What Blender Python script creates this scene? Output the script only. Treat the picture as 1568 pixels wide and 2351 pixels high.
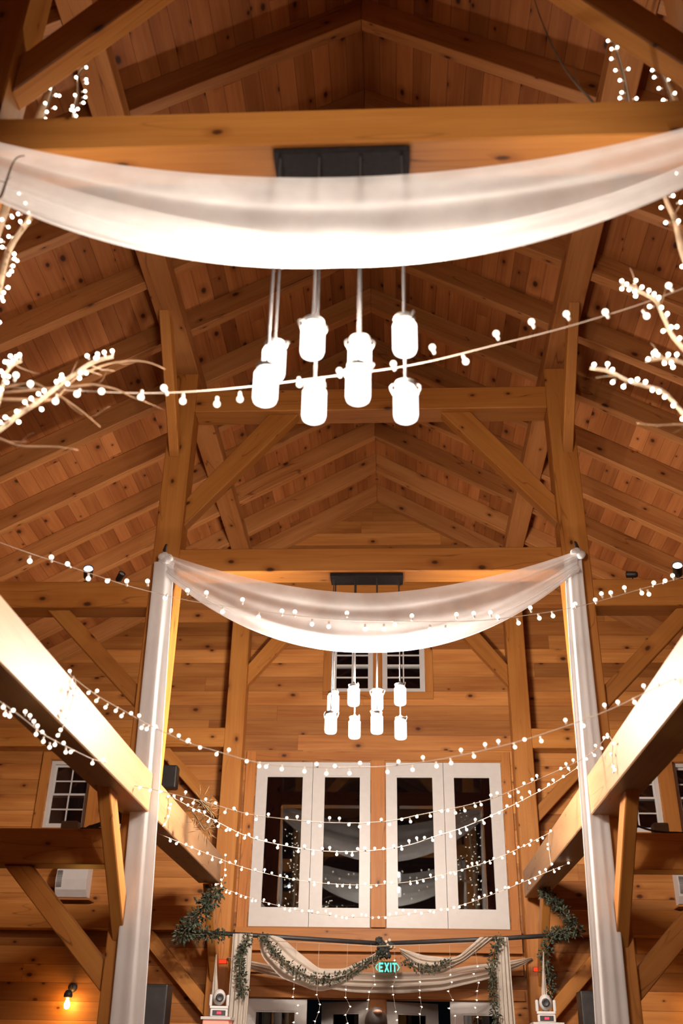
import bpy, bmesh, math, random
from mathutils import Vector, Matrix

# ------------------------------------------------------------------ clear
for o in list(bpy.data.objects): bpy.data.objects.remove(o)
SC = bpy.context.scene
COL = SC.collection
random.seed(7)
V = Vector

# ------------------------------------------------------------------ camera, world, exposure
cam = bpy.data.cameras.new('camera'); camo = bpy.data.objects.new('camera', cam); COL.objects.link(camo)
cam.sensor_fit = 'VERTICAL'; cam.sensor_height = 36.0; cam.sensor_width = 24.0; cam.lens = 35.0
RR = [[0.9987316355, 0.0474734294, 0.0167747949], [-0.0081635133, 0.4814341728, -0.8764442334], [-0.0496837729, 0.8751956414, 0.4812110888]]
right, up, back = V(RR[0]), -V(RR[1]), -V(RR[2])
m = Matrix((right, up, back)).transposed().to_4x4(); m.translation = V((0.21, 0, 1.5))
camo.matrix_world = m
cam.clip_start = 0.05
cam.dof.use_dof = True; cam.dof.focus_distance = 10.5; cam.dof.aperture_fstop = 1.4
SC.camera = camo
W = bpy.data.worlds.new('night'); SC.world = W; W.use_nodes = True
W.node_tree.nodes['Background'].inputs[0].default_value = (0.25, 0.3, 0.45, 1)
W.node_tree.nodes['Background'].inputs[1].default_value = 0.004
vs = SC.view_settings
SC.display_settings.display_device = 'sRGB'
vs.view_transform = 'Standard'; vs.look = 'None'; vs.gamma = 1.0; vs.use_curve_mapping = False
vs.exposure = 0.27
SC.cycles.use_denoising = True
SC.cycles.max_bounces = 7; SC.cycles.diffuse_bounces = 3; SC.cycles.glossy_bounces = 3; SC.cycles.transparent_max_bounces = 12
SC.cycles.use_adaptive_sampling = True; SC.cycles.adaptive_threshold = 0.03
SC.cycles.sample_clamp_indirect = 4.0
JAR_GLOW = 2.2
NEAR_LAMP, FAR_LAMP, ADDED_SPOT_W = 1180.0, 2750.0, 430.0      # strength set for each pendant lamp, then for the added rear spots
BULB_GLOW = 3.0

# ------------------------------------------------------------------ material helpers
def newmat(name):
    m = bpy.data.materials.new(name); m.use_nodes = True
    nt = m.node_tree; nt.nodes.clear()
    out = nt.nodes.new('ShaderNodeOutputMaterial')
    return m, nt, out
class N:
    def __init__(s, nt): s.nt = nt
    def __call__(s, typ, **kw):
        n = s.nt.nodes.new('ShaderNode' + typ)
        for k, v in kw.items():
            if k.startswith('i_'): n.inputs[int(k[2:])].default_value = v
            else: setattr(n, k, v)
        return n
    def link(s, a, b): s.nt.links.new(a, b)
    def math(s, op, a, b=None, clamp=False):
        n = s('Math', operation=op); n.use_clamp = clamp
        for i, x in enumerate((a, b)):
            if x is None: continue
            if isinstance(x, (int, float)): n.inputs[i].default_value = x
            else: s.link(x, n.inputs[i])
        return n.outputs[0]
    def comb(s, x, y, z):
        n = s('CombineXYZ')
        for i, v in enumerate((x, y, z)):
            if isinstance(v, (int, float)): n.inputs[i].default_value = v
            else: s.link(v, n.inputs[i])
        return n.outputs[0]
    def mix(s, f, a, b, blend='MIX'):
        n = s('Mix', data_type='RGBA', blend_type=blend)
        for i, v in ((0, f), (6, a), (7, b)):
            if isinstance(v, (int, float)): n.inputs[i].default_value = v
            elif isinstance(v, tuple): n.inputs[i].default_value = (*v, 1)[:4]
            else: s.link(v, n.inputs[i])
        return n.outputs[2]
    def maprange(s, v, a, b, c, d):
        n = s('MapRange'); n.clamp = True
        s.link(v, n.inputs[0])
        for i, x in enumerate((a, b, c, d)): n.inputs[i + 1].default_value = x
        return n.outputs[0]

def wood(name, light, dark, along='X', across=None, bw=None, tone=0.35, knots=0.5, rough=0.5, spec=0.35, joint=3.4, seam=0.004):
    """procedural pine; along/across are object-space axes; bw = board width for planked surfaces"""
    mt, nt, out = newmat(name); n = N(nt)
    tc = n('TexCoord'); sp = n('SeparateXYZ')
    if bw: n.link(tc.outputs['Object'], sp.inputs[0])
    else:
        at = n('Attribute', attribute_name='grain'); n.link(at.outputs['Vector'], sp.inputs[0])
    ax = dict(X=sp.outputs[0], Y=sp.outputs[1], Z=sp.outputs[2])
    a = ax[along]
    light = tuple(a * b for a, b in zip(light, (.84, .74, .62))); dark = tuple(a * b for a, b in zip(dark, (.82, .67, .52)))      # lowers and warms the wood colours, so less light bounces
    oi = n('ObjectInfo'); rnd = oi.outputs['Random']
    if across: c = ax[across]
    else:
        oth = [k for k in 'XYZ' if k != along]
        c = n.math('ADD', ax[oth[0]], n.math('MULTIPLY', ax[oth[1]], 1.73))
    if bw:
        t = n.math('DIVIDE', c, bw); idx = n.math('FLOOR', t); fr = n.math('FRACT', t)
        wn = n('TexWhiteNoise', noise_dimensions='1D'); n.link(idx, wn.inputs['W'])
        a = n.math('ADD', a, n.math('MULTIPLY', wn.outputs['Value'], 23.0))
        seg = n.math('FLOOR', n.math('DIVIDE', a, joint))
        bid = n.math('ADD', n.math('MULTIPLY', idx, 7.31), n.math('MULTIPLY', seg, 3.77))
        wn2 = n('TexWhiteNoise', noise_dimensions='1D'); n.link(bid, wn2.inputs['W'])
        rv = wn2.outputs['Value']
        edge = n.math('MULTIPLY', n.math('MINIMUM', fr, n.math('SUBTRACT', 1.0, fr)), bw)
        seamf = n.maprange(edge, 0.0, seam, 1.0, 0.0)
        jf = n.math('FRACT', n.math('DIVIDE', a, joint))
        je = n.math('MULTIPLY', n.math('MINIMUM', jf, n.math('SUBTRACT', 1.0, jf)), joint)
        seamf = n.math('MAXIMUM', seamf, n.maprange(je, 0.0, seam * .7, 1.0, 0.0))
    else:
        rv = rnd; seamf = None
        a = n.math('ADD', a, n.math('MULTIPLY', rnd, 57.0))
    off = n.math('MULTIPLY', rv, 31.0)
    g = n('TexNoise', noise_dimensions='3D'); g.inputs['Scale'].default_value = 1.0; g.inputs['Detail'].default_value = 5.0
    g.inputs['Roughness'].default_value = 0.6; g.inputs['Distortion'].default_value = 0.6
    n.link(n.comb(n.math('MULTIPLY', a, 1.1), n.math('MULTIPLY', c, 34.0), off), g.inputs['Vector'])
    g2 = n('TexNoise'); g2.inputs['Scale'].default_value = 1.0; g2.inputs['Detail'].default_value = 3.0
    n.link(n.comb(n.math('MULTIPLY', a, 0.7), n.math('MULTIPLY', c, 6.0), off), g2.inputs['Vector'])
    gr = n.maprange(g.outputs[0], 0.35, 0.7, 0.0, 1.0)
    gb = n.maprange(g2.outputs[0], 0.35, 0.68, 0.0, 1.0)
    col = n.mix(n.math('ADD', n.math('MULTIPLY', gr, 0.4), n.math('MULTIPLY', gb, 0.6)), light, dark)
    # tone per board / timber
    tn = n.maprange(rv, 0.0, 1.0, 1.0 - tone, 1.0 + tone * 0.5)
    col = n.mix(1.0, col, n.comb(tn, n.math('POWER', tn, 1.12), n.math('POWER', tn, 1.3)), 'MULTIPLY')
    # knots (2D voronoi, dropped at random, wobbly rim)
    vo = n('TexVoronoi', voronoi_dimensions='2D', feature='F1'); vo.inputs['Scale'].default_value = 1.0
    ks = 4.2
    n.link(n.comb(n.math('ADD', n.math('MULTIPLY', a, ks * .62), off), n.math('MULTIPLY', c, ks), 0.0), vo.inputs['Vector'])
    vc = n('SeparateColor'); n.link(vo.outputs['Color'], vc.inputs[0])
    keep = n.math('LESS_THAN', vc.outputs[0], knots)
    size = n.maprange(vc.outputs[1], 0, 1, 0.5, 1.8)
    wob = n('TexNoise'); wob.inputs['Scale'].default_value = 30.0; n.link(tc.outputs['Object'], wob.inputs['Vector'])
    dist = n.math('DIVIDE', n.math('ADD', vo.outputs['Distance'], n.math('MULTIPLY', n.math('SUBTRACT', wob.outputs[0], 0.5), 0.03)), size)
    core = n.math('MULTIPLY', n.maprange(dist, 0.035, 0.075, 1.0, 0.0), keep)
    halo = n.math('MULTIPLY', n.maprange(dist, 0.05, 0.19, 0.55, 0.0), keep)
    col = n.mix(halo, col, (dark[0] * .55, dark[1] * .45, dark[2] * .4))
    col = n.mix(n.math('MULTIPLY', core, 0.9), col, (dark[0] * .12, dark[1] * .09, dark[2] * .08))
    # a few long drying cracks on timbers
    if not bw:
        cr = n('TexNoise'); cr.inputs['Scale'].default_value = 1.0; cr.inputs['Detail'].default_value = 1.0
        n.link(n.comb(n.math('MULTIPLY', a, 0.55), n.math('MULTIPLY', c, 7.0), n.math('ADD', off, 9.0)), cr.inputs['Vector'])
        crf = n.math('MULTIPLY', n.maprange(n.math('ABSOLUTE', n.math('SUBTRACT', cr.outputs[0], 0.52)), 0.0, 0.010, 1.0, 0.0), n.maprange(gb, .2, .8, 0.0, .75))
        col = n.mix(crf, col, (dark[0] * .25, dark[1] * .2, dark[2] * .2))
    hgt = n.math('MULTIPLY', gr, 0.25)
    if seamf is not None:
        col = n.mix(n.math('MULTIPLY', seamf, 0.72), col, (dark[0] * .2, dark[1] * .18, dark[2] * .18))
        hgt = n.math('SUBTRACT', hgt, n.math('MULTIPLY', seamf, 2.0))
    bs = n('BsdfPrincipled'); n.link(col, bs.inputs['Base Color'])
    bs.inputs['Roughness'].default_value = rough
    bs.inputs['Specular IOR Level'].default_value = spec
    bu = n('Bump'); bu.inputs['Strength'].default_value = 0.25; bu.inputs['Distance'].default_value = 0.004
    n.link(hgt, bu.inputs['Height']); n.link(bu.outputs[0], bs.inputs['Normal'])
    n.link(bs.outputs[0], out.inputs[0])
    return mt

def plain(name, col, rough=0.5, metal=0.0, spec=0.5, var=0.08, scale=12.0, trans=0.0, emit=None, estr=0.0):
    mt, nt, out = newmat(name); n = N(nt)
    tc = n('TexCoord'); no = n('TexNoise'); no.inputs['Scale'].default_value = scale; no.inputs['Detail'].default_value = 3
    n.link(tc.outputs['Object'], no.inputs['Vector'])
    f = n.maprange(no.outputs[0], 0.3, 0.7, 0, 1)
    c = n.mix(f, tuple(x * (1 - var) for x in col), tuple(min(1, x * (1 + var)) for x in col))
    bs = n('BsdfPrincipled'); n.link(c, bs.inputs['Base Color'])
    bs.inputs['Roughness'].default_value = rough; bs.inputs['Metallic'].default_value = metal
    bs.inputs['Specular IOR Level'].default_value = spec
    bs.inputs['Transmission Weight'].default_value = trans
    if emit:
        bs.inputs['Emission Color'].default_value = (*emit, 1); bs.inputs['Emission Strength'].default_value = estr
    n.link(bs.outputs[0], out.inputs[0])
    return mt

def glow(name, col, strength, sample=True):
    mt, nt, out = newmat(name); n = N(nt)
    e = n('Emission'); e.inputs[0].default_value = (*col, 1); e.inputs[1].default_value = strength
    n.link(e.outputs[0], out.inputs[0])
    if not sample: mt.cycles.emission_sampling = 'NONE'
    return mt

def glow_glass(name, col, strength):
    mt, nt, out = newmat(name); n = N(nt)
    e = n('Emission'); e.inputs[0].default_value = (*col, 1); e.inputs[1].default_value = strength
    t = n('BsdfTransparent'); t.inputs[0].default_value = (.92, .92, .92, 1)
    a = n('AddShader'); n.link(e.outputs[0], a.inputs[0]); n.link(t.outputs[0], a.inputs[1]); n.link(a.outputs[0], out.inputs[0])
    mt.cycles.emission_sampling = 'NONE'
    return mt

def sheer(name, col, alpha, transl=0.5, weave=0.12):
    mt, nt, out = newmat(name); n = N(nt)
    tc = n('TexCoord'); no = n('TexNoise'); no.inputs['Scale'].default_value = 3.0; no.inputs['Detail'].default_value = 4
    n.link(tc.outputs['Object'], no.inputs['Vector'])
    f = n.maprange(no.outputs[0], 0.3, 0.7, alpha - weave, alpha + weave)
    # cloth seen at a slant shows more thread
    lw = n('LayerWeight'); lw.inputs[0].default_value = 0.35
    f = n.math('ADD', f, n.math('MULTIPLY', lw.outputs['Facing'], 0.28), clamp=True)
    d = n('BsdfDiffuse'); d.inputs[0].default_value = (*col, 1)
    t = n('BsdfTranslucent'); t.inputs[0].default_value = (*col, 1)
    ms = n('MixShader'); ms.inputs[0].default_value = transl
    n.link(d.outputs[0], ms.inputs[1]); n.link(t.outputs[0], ms.inputs[2])
    tr = n('BsdfTransparent')
    m2 = n('MixShader'); n.link(f, m2.inputs[0]); n.link(tr.outputs[0], m2.inputs[1]); n.link(ms.outputs[0], m2.inputs[2])
    n.link(m2.outputs[0], out.inputs[0])
    return mt

def window_glass(name):
    mt, nt, out = newmat(name); n = N(nt)
    fr = n('Fresnel'); fr.inputs[0].default_value = 1.8
    tr = n('BsdfTransparent'); tr.inputs[0].default_value = (.85, .88, .88, 1)
    gl = n('BsdfGlossy'); gl.inputs['Roughness'].default_value = 0.01
    ms = n('MixShader'); n.link(fr.outputs[0], ms.inputs[0]); n.link(tr.outputs[0], ms.inputs[1]); n.link(gl.outputs[0], ms.inputs[2])
    n.link(ms.outputs[0], out.inputs[0])
    return mt

TIMBER_L, TIMBER_D = (0.58, 0.280, 0.075), (0.42, 0.172, 0.037)
M = dict(
    timber=wood('timber_pine', TIMBER_L, TIMBER_D, tone=0.2, knots=0.34, rough=0.42, spec=0.4),
    palebeam=wood('pale_pine', (0.46, 0.30, 0.18), (0.37, 0.22, 0.115), tone=0.12, knots=0.25, rough=0.5, spec=0.3),
    rafter=wood('rafter_pine', (0.54, 0.265, 0.10), (0.36, 0.152, 0.047), tone=0.2, knots=0.40, rough=0.55, spec=0.25),
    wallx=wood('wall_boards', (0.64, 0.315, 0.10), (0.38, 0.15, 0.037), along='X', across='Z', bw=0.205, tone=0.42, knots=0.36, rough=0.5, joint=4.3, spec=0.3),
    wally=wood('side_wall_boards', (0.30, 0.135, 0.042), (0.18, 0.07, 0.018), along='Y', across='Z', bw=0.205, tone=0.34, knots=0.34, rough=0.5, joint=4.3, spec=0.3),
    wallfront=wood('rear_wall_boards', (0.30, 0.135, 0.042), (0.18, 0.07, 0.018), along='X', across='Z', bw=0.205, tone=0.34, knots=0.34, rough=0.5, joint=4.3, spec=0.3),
    roof=wood('roof_boards', (0.52, 0.22, 0.080), (0.31, 0.11, 0.032), along='Y', across='X', bw=0.165, tone=0.30, knots=0.55, rough=0.6, joint=4.6, spec=0.2),
    floor=wood('floor_boards', (0.085, 0.04, 0.018), (0.05, 0.02, 0.008), along='Y', across='X', bw=0.13, tone=0.3, knots=0.2, rough=0.35),
    trim=wood('trim_pine', (0.56, 0.262, 0.072), (0.39, 0.155, 0.036), tone=0.15, knots=0.25, rough=0.5, spec=0.3),
    white=plain('white_paint', (0.54, 0.52, 0.505), rough=0.4, var=0.03),
    black=plain('black_metal', (0.028, 0.024, 0.024), rough=0.5, var=0.2),
    canopy=plain('charcoal_stained_wood', (0.016, 0.013, 0.014), rough=0.8, spec=0.15, var=0.25, scale=30),
    blackplastic=plain('black_plastic', (0.02, 0.019, 0.02), rough=0.45, var=0.2),
    whiteplastic=plain('white_plastic', (0.60, 0.58, 0.57), rough=0.3, var=0.03),
    grey=plain('grey_plastic', (0.22, 0.21, 0.20), rough=0.5),
    zinc=plain('zinc_lid', (0.16, 0.155, 0.15), rough=0.45, metal=0.8, var=0.12, scale=40),
    cord=plain('cord_cloth', (0.05, 0.045, 0.045), rough=0.8),
    wire=plain('pale_wire', (0.50, 0.41, 0.33), rough=0.5),
    socket=plain('pale_socket', (0.66, 0.60, 0.54), rough=0.5),
    bark=plain('birch_bark', (0.40, 0.29, 0.19), rough=0.8, var=0.35, scale=9),
    darkbark=plain('twig_bark', (0.10, 0.06, 0.035), rough=0.9, var=0.3),
    bare=plain('bare_twig', (0.26, 0.155, 0.085), rough=0.9, var=0.3),
    leaf=plain('eucalyptus_leaf', (0.045, 0.058, 0.036), rough=0.6, var=0.5, scale=6),
    stem=plain('leaf_stem', (0.10, 0.075, 0.04), rough=0.8),
    flower=plain('dark_dried_flower', (0.03, 0.032, 0.03), rough=0.9, var=0.4),
    palebud=plain('pale_dried_flower', (0.55, 0.44, 0.33), rough=0.8, var=0.2),
    straw=plain('dry_straw', (0.16, 0.09, 0.035), rough=0.9, var=0.3),
    glass=window_glass('window_glass'),
    sheer=sheer('white_chiffon', (0.88, 0.875, 0.88), 0.62, transl=0.5),
    cloth=sheer('white_chiffon_gathered', (0.90, 0.895, 0.90), 0.90, transl=0.3, weave=0.04),
    ivory=sheer('ivory_voile', (0.66, 0.60, 0.53), 0.84, transl=0.3, weave=0.04),
    jar=glow_glass('lit_jar_glass', (1.0, 0.90, 0.82), JAR_GLOW),
    filament_near=glow('lit_jar_bulb_near', (1.0, 0.86, 0.735), NEAR_LAMP), filament_far=glow('lit_jar_bulb_far', (1.0, 0.86, 0.735), FAR_LAMP),
    bulb=glow('lit_bulb', (1.0, 0.84, 0.66), BULB_GLOW, sample=False),
    rice=glow('lit_rice_bulb', (1.0, 0.84, 0.62), 14.0, sample=False),
    edison=glow('lit_filament_bulb', (1.0, 0.50, 0.10), 130.0),
    led=glow('lit_spot_lens', (0.75, 0.82, 1.0), 30.0),
    offlens=plain('unlit_spot_lens', (0.35, 0.38, 0.42), rough=0.15, var=0.1),
    red=glow('red_lamp_lens', (1.0, 0.06, 0.02), 0.9),
    reddig=glow('red_digits', (1.0, 0.03, 0.05), 3.0),
    pink=plain('pink_lit_cover', (0.62, 0.30, 0.24), rough=0.8, emit=(1.0, 0.28, 0.18), estr=0.25),
    exitglow=glow('exit_letters', (0.13, 0.78, 0.58), 1.3),
    acrylic=plain('clear_acrylic', (0.9, 0.95, 0.93), rough=0.05, trans=0.95),
    skin=plain('skin', (0.32, 0.17, 0.11), rough=0.5),
    hair=plain('dark_hair', (0.018, 0.011, 0.008), rough=0.6, var=0.4, scale=60),
    shirt=plain('dark_suit', (0.02, 0.02, 0.025), rough=0.8),
    vent=plain('vent_grille', (0.16, 0.15, 0.15), rough=0.6),
)

# ------------------------------------------------------------------ object helpers
def tag(o, label=None, cat=None, group=None, kind=None):
    if label: o['label'] = label
    if cat: o['category'] = cat
    if group: o['group'] = group
    if kind: o['kind'] = kind
    return o
def mesh_obj(name, bm, mats, parent=None, loc=None, smooth=False):
    me = bpy.data.meshes.new(name); bm.normal_update(); bm.to_mesh(me); bm.free()
    for x in (mats if isinstance(mats, (list, tuple)) else [mats]): me.materials.append(x)
    if smooth:
        for p in me.polygons: p.use_smooth = True
    o = bpy.data.objects.new(name, me); COL.objects.link(o)
    if loc is not None: o.location = loc
    if parent is not None: o.parent = parent
    return o
def empty(name, loc, rz=0.0):
    o = bpy.data.objects.new(name, None); COL.objects.link(o); o.location = loc; o.rotation_euler = (0, 0, rz)
    o.empty_display_size = 0.1
    return o
def bx(bm, x0, x1, y0, y1, z0, z1, mi=0, bev=0.0):
    t = bmesh.new() if bev else bm
    vs_ = [t.verts.new((x, y, z)) for x in (x0, x1) for y in (y0, y1) for z in (z0, z1)]
    fs = [(0, 1, 3, 2), (4, 6, 7, 5), (0, 4, 5, 1), (2, 3, 7, 6), (0, 2, 6, 4), (1, 5, 7, 3)]
    for f in fs:
        ff = t.faces.new([vs_[i] for i in f]); ff.material_index = mi
    if bev:
        bmesh.ops.bevel(t, geom=list(t.edges), offset=bev, segments=2, profile=0.5, affect='EDGES')
        merge(bm, t)
def merge(bm, t, mat=None):
    t.verts.ensure_lookup_table()
    mp = {}
    for v in t.verts: mp[v] = bm.verts.new(mat @ v.co if mat else v.co)
    for f in t.faces:
        try:
            nf = bm.faces.new([mp[v] for v in f.verts]); nf.material_index = f.material_index; nf.smooth = f.smooth
        except ValueError: pass
    t.free()
def tube(bm, pts, r, seg=8, mi=0, cap=True):
    pts = [V(p) for p in pts]
    rs = r if isinstance(r, (list, tuple)) else [r] * len(pts)
    rings = []; prev = None
    for i, p in enumerate(pts):
        d = (pts[min(i + 1, len(pts) - 1)] - pts[max(i - 1, 0)])
        if d.length < 1e-9: d = V((0, 0, 1))
        d.normalize()
        a = prev if prev is not None else (V((0, 0, 1)) if abs(d.z) < 0.9 else V((1, 0, 0)))
        u = a - d * a.dot(d)
        if u.length < 1e-4: u = V((1, 0, 0)) - d * d.x
        u.normalize(); prev = u; w = d.cross(u)
        rings.append([bm.verts.new(p + (u * math.cos(2 * math.pi * k / seg) + w * math.sin(2 * math.pi * k / seg)) * rs[i]) for k in range(seg)])
    for a, b in zip(rings, rings[1:]):
        for k in range(seg):
            f = bm.faces.new((a[k], a[(k + 1) % seg], b[(k + 1) % seg], b[k])); f.material_index = mi; f.smooth = True
    if cap:
        f = bm.faces.new(rings[0][::-1]); f.material_index = mi
        f = bm.faces.new(rings[-1]); f.material_index = mi
def lathe(bm, prof, seg=20, mi=0, o=(0, 0, 0), mat=None):
    """prof: list of (r, z); closed with poles when r = 0"""
    t = bm; rings = []
    for r, z in prof:
        if r < 1e-6: rings.append([t.verts.new((o[0], o[1], o[2] + z))])
        else: rings.append([t.verts.new((o[0] + r * math.cos(2 * math.pi * k / seg), o[1] + r * math.sin(2 * math.pi * k / seg), o[2] + z)) for k in range(seg)])
    for a, b in zip(rings, rings[1:]):
        for k in range(seg):
            q = [a[k % len(a)], a[(k + 1) % len(a)], b[(k + 1) % len(b)], b[k % len(b)]]
            q = list(dict.fromkeys(q))
            if len(q) >= 3:
                f = t.faces.new(q); f.material_index = mi; f.smooth = True
def sphere(bm, c, r, seg=12, rings=8, mi=0, sc=(1, 1, 1)):
    t = bmesh.new(); bmesh.ops.create_uvsphere(t, u_segments=seg, v_segments=rings, radius=r)
    for f in t.faces: f.smooth = True; f.material_index = mi
    merge(bm, t, Matrix.Translation(c) @ Matrix.Diagonal((*sc, 1)))
def resample(pts, n):
    pts = [V(p) for p in pts]
    L = [0]
    for a, b in zip(pts, pts[1:]): L.append(L[-1] + (b - a).length)
    out = []
    for i in range(n):
        s = L[-1] * i / (n - 1); k = 0
        while k < len(L) - 2 and L[k + 1] < s: k += 1
        f = (s - L[k]) / max(1e-9, L[k + 1] - L[k]); out.append(pts[k].lerp(pts[k + 1], f))
    return out
def smooth_path(pts, n, it=3):
    p = resample(pts, n)
    for _ in range(it): p = [p[0]] + [(p[i - 1] + p[i] * 2 + p[i + 1]) / 4 for i in range(1, len(p) - 1)] + [p[-1]]
    return p

def prism(name, face, ext, along, mat, label=None, cat=None, group=None, kind=None, bev=0.008, parent=None, turned=False):
    """timber: planar polygon `face` (world) extruded by `ext`; grain runs along the local X axis"""
    face = [V(p) for p in face]; ext = V(ext); xa = V(along).normalized()
    za = ext.normalized()
    if abs(za.dot(xa)) > .99: za = V((0, 0, 1)) if abs(xa.z) < .9 else V((1, 0, 0))
    ya = za.cross(xa).normalized(); za = xa.cross(ya)
    gw = Matrix((xa, ya, za)).transposed().to_4x4(); gw.translation = face[0]
    mw = gw if turned else Matrix.Translation(face[0])
    inv = mw.inverted(); ginv = gw.inverted() @ mw
    bm = bmesh.new()
    a = [bm.verts.new(inv @ p) for p in face]; b = [bm.verts.new(inv @ (p + ext)) for p in face]
    bm.faces.new(a); bm.faces.new(b[::-1])
    for i in range(len(a)):
        j = (i + 1) % len(a); bm.faces.new((a[j], a[i], b[i], b[j]))
    bmesh.ops.recalc_face_normals(bm, faces=list(bm.faces))
    if bev: bmesh.ops.bevel(bm, geom=list(bm.edges), offset=bev, segments=1, affect='EDGES')
    o = mesh_obj(name, bm, mat); o.matrix_world = mw
    at = o.data.attributes.new('grain', 'FLOAT_VECTOR', 'POINT')      # coordinates along / across the timber
    for k, v in enumerate(o.data.vertices): at.data[k].vector = ginv @ v.co
    if parent is not None: o.parent = parent
    return tag(o, label, cat, group, kind)
def beam(name, x0, x1, y0, y1, z0, z1, mat, **kw):
    d = (x1 - x0, y1 - y0, z1 - z0); k = max(range(3), key=lambda i: d[i])
    al = [(1, 0, 0), (0, 1, 0), (0, 0, 1)][k]
    if k == 1: face, ext = [(x0, y0, z0), (x0, y1, z0), (x0, y1, z1), (x0, y0, z1)], (x1 - x0, 0, 0)
    else: face, ext = [(x0, y0, z0), (x1, y0, z0), (x1, y0, z1), (x0, y0, z1)], (0, y1 - y0, 0)
    return prism(name, face, ext, al, mat, **kw)

# ------------------------------------------------------------------ setting
HX = 5.6                      # half width of the barn
YB, YF = 13.22, -4.2          # gable wall face, rear wall face
RZ, SL = 8.91, 0.57           # rafter soffit at the ridge, slope
RT = 0.28                     # rafter depth (vertical)
def soffit(x): return RZ - SL * abs(x)

bm = bmesh.new(); bx(bm, -HX, HX, YF, YB, -0.1, 0)
tag(mesh_obj('floor', bm, M['floor']), kind='structure')

def gable_wall(name, y0, y1, openings, mat):
    xs = sorted({-HX, HX, *[v for o in openings for v in o[:2]]}); zs = sorted({0.0, 9.3, *[v for o in openings for v in o[2:]]})
    bm = bmesh.new()
    for a, b in zip(xs, xs[1:]):
        for c, d in zip(zs, zs[1:]):
            mx, mz = (a + b) / 2, (c + d) / 2
            if any(o[0] < mx < o[1] and o[2] < mz < o[3] for o in openings): continue
            bx(bm, a, b, y0, y1, c, d)
    bmesh.ops.remove_doubles(bm, verts=list(bm.verts), dist=1e-5)
    for s in (-1, 1):
        nrm = V((s * SL, 0, 1)).normalized()
        bmesh.ops.bisect_plane(bm, geom=list(bm.verts) + list(bm.edges) + list(bm.faces), plane_co=(0, 0, RZ + RT), plane_no=nrm, clear_outer=True)
    return tag(mesh_obj(name, bm, mat), kind='structure')
UD = [(-1.61, -0.855), (-0.855, -0.09), (0.11, 0.87), (0.87, 1.63)]     # leaves of the upper glazed doors
UW = [(-0.64, -0.06), (0.07, 0.66)]
AW = [(-4.40, -3.83), (-3.62, -3.05), (3.05, 3.66), (3.86, 4.44)]
openings = [(-1.61, -0.09, 2.92, 4.97), (0.11, 1.63, 2.92, 4.97), (-1.57, -0.10, 0, 2.12), (0.11, 1.57, 0, 2.12)]
openings += [(a, b, 5.94, 6.74) for a, b in UW] + [(a, b, 4.09, 4.97) for a, b in AW]
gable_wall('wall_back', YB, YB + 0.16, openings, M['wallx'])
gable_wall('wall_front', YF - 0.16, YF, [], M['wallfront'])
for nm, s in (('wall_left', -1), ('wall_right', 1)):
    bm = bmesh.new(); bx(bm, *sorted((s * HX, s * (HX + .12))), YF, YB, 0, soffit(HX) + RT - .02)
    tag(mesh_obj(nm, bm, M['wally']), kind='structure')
ln = math.hypot(1, SL)
for s in (-1, 1):             # the two board slopes of the roof
    face = [(0, YF, RZ + RT + .002), (s * (HX + .1), YF, RZ + RT + .002 - SL * (HX + .1)), (s * (HX + .1), YF, RZ + RT + .06 - SL * (HX + .1)), (0, YF, RZ + RT + .06)]
    xa = V((s, 0, -SL)).normalized(); ya = V((0, 1, 0)); za = xa.cross(ya)
    mw = Matrix((xa, ya, za)).transposed().to_4x4(); mw.translation = V(face[0]); inv = mw.inverted()
    bm = bmesh.new(); a = [bm.verts.new(inv @ V(p)) for p in face]; b = [bm.verts.new(inv @ (V(p) + V((0, YB - YF + .1, 0)))) for p in face]
    bm.faces.new(a); bm.faces.new(b[::-1])
    for i in range(4): bm.faces.new((a[(i + 1) % 4], a[i], b[i], b[(i + 1) % 4]))
    bmesh.ops.recalc_face_normals(bm, faces=list(bm.faces))
    o = mesh_obj('ceiling', bm, M['roof']); o.matrix_world = mw; tag(o, kind='structure')

# windows (double hung, white) and glazed doors
def window(n, x0, x1, z0, z1, cols=2, rows=2):
    y0, y1 = YB + 0.03, YB + 0.12; f = 0.045
    bm = bmesh.new(); r = tag(mesh_obj('window_%d' % n, bm, M['white']), kind='structure'); me = r.data
    bm = bmesh.new()
    bx(bm, x0, x0 + f, y0, y1, z0, z1); bx(bm, x1 - f, x1, y0, y1, z0, z1)
    bx(bm, x0 + f, x1 - f, y0, y1, z0, z0 + f * .8); bx(bm, x0 + f, x1 - f, y0, y1, z1 - f, z1)
    bm.to_mesh(me); bm.free()
    zm = (z0 + z1) / 2 - .01
    for k, (a, b) in enumerate(((z0 + f * .8, zm + .022), (zm - .022, z1 - f))):
        yy = y0 + 0.02 + 0.03 * k; t = 0.024
        bm = bmesh.new(); xa, xb = x0 + f, x1 - f
        bx(bm, xa, xa + t, yy, yy + .03, a, b); bx(bm, xb - t, xb, yy, yy + .03, a, b)
        bx(bm, xa + t, xb - t, yy, yy + .03, a, a + t * 1.1); bx(bm, xa + t, xb - t, yy, yy + .03, b - t * 1.1, b)
        for i in range(1, cols):
            xx = xa + (xb - xa) * i / cols; bx(bm, xx - .009, xx + .009, yy + .004, yy + .026, a + t, b - t)
        for j in range(1, rows):
            zz = a + t + (b - a - 2 * t) * j / rows; bx(bm, xa + t, xb - t, yy + .006, yy + .024, zz - .009, zz + .009)
        s = mesh_obj('sash', bm, M['white'], r)
        bm = bmesh.new(); bx(bm, xa + t, xb - t, yy + .012, yy + .018, a + t, b - t)
        mesh_obj('pane', bm, M['glass'], s)
    return r
n = 1
for a, b in UW: window(n, a, b, 5.94, 6.74); n += 1
for a, b in AW: window(n, a, b, 4.09, 4.97); n += 1
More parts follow.
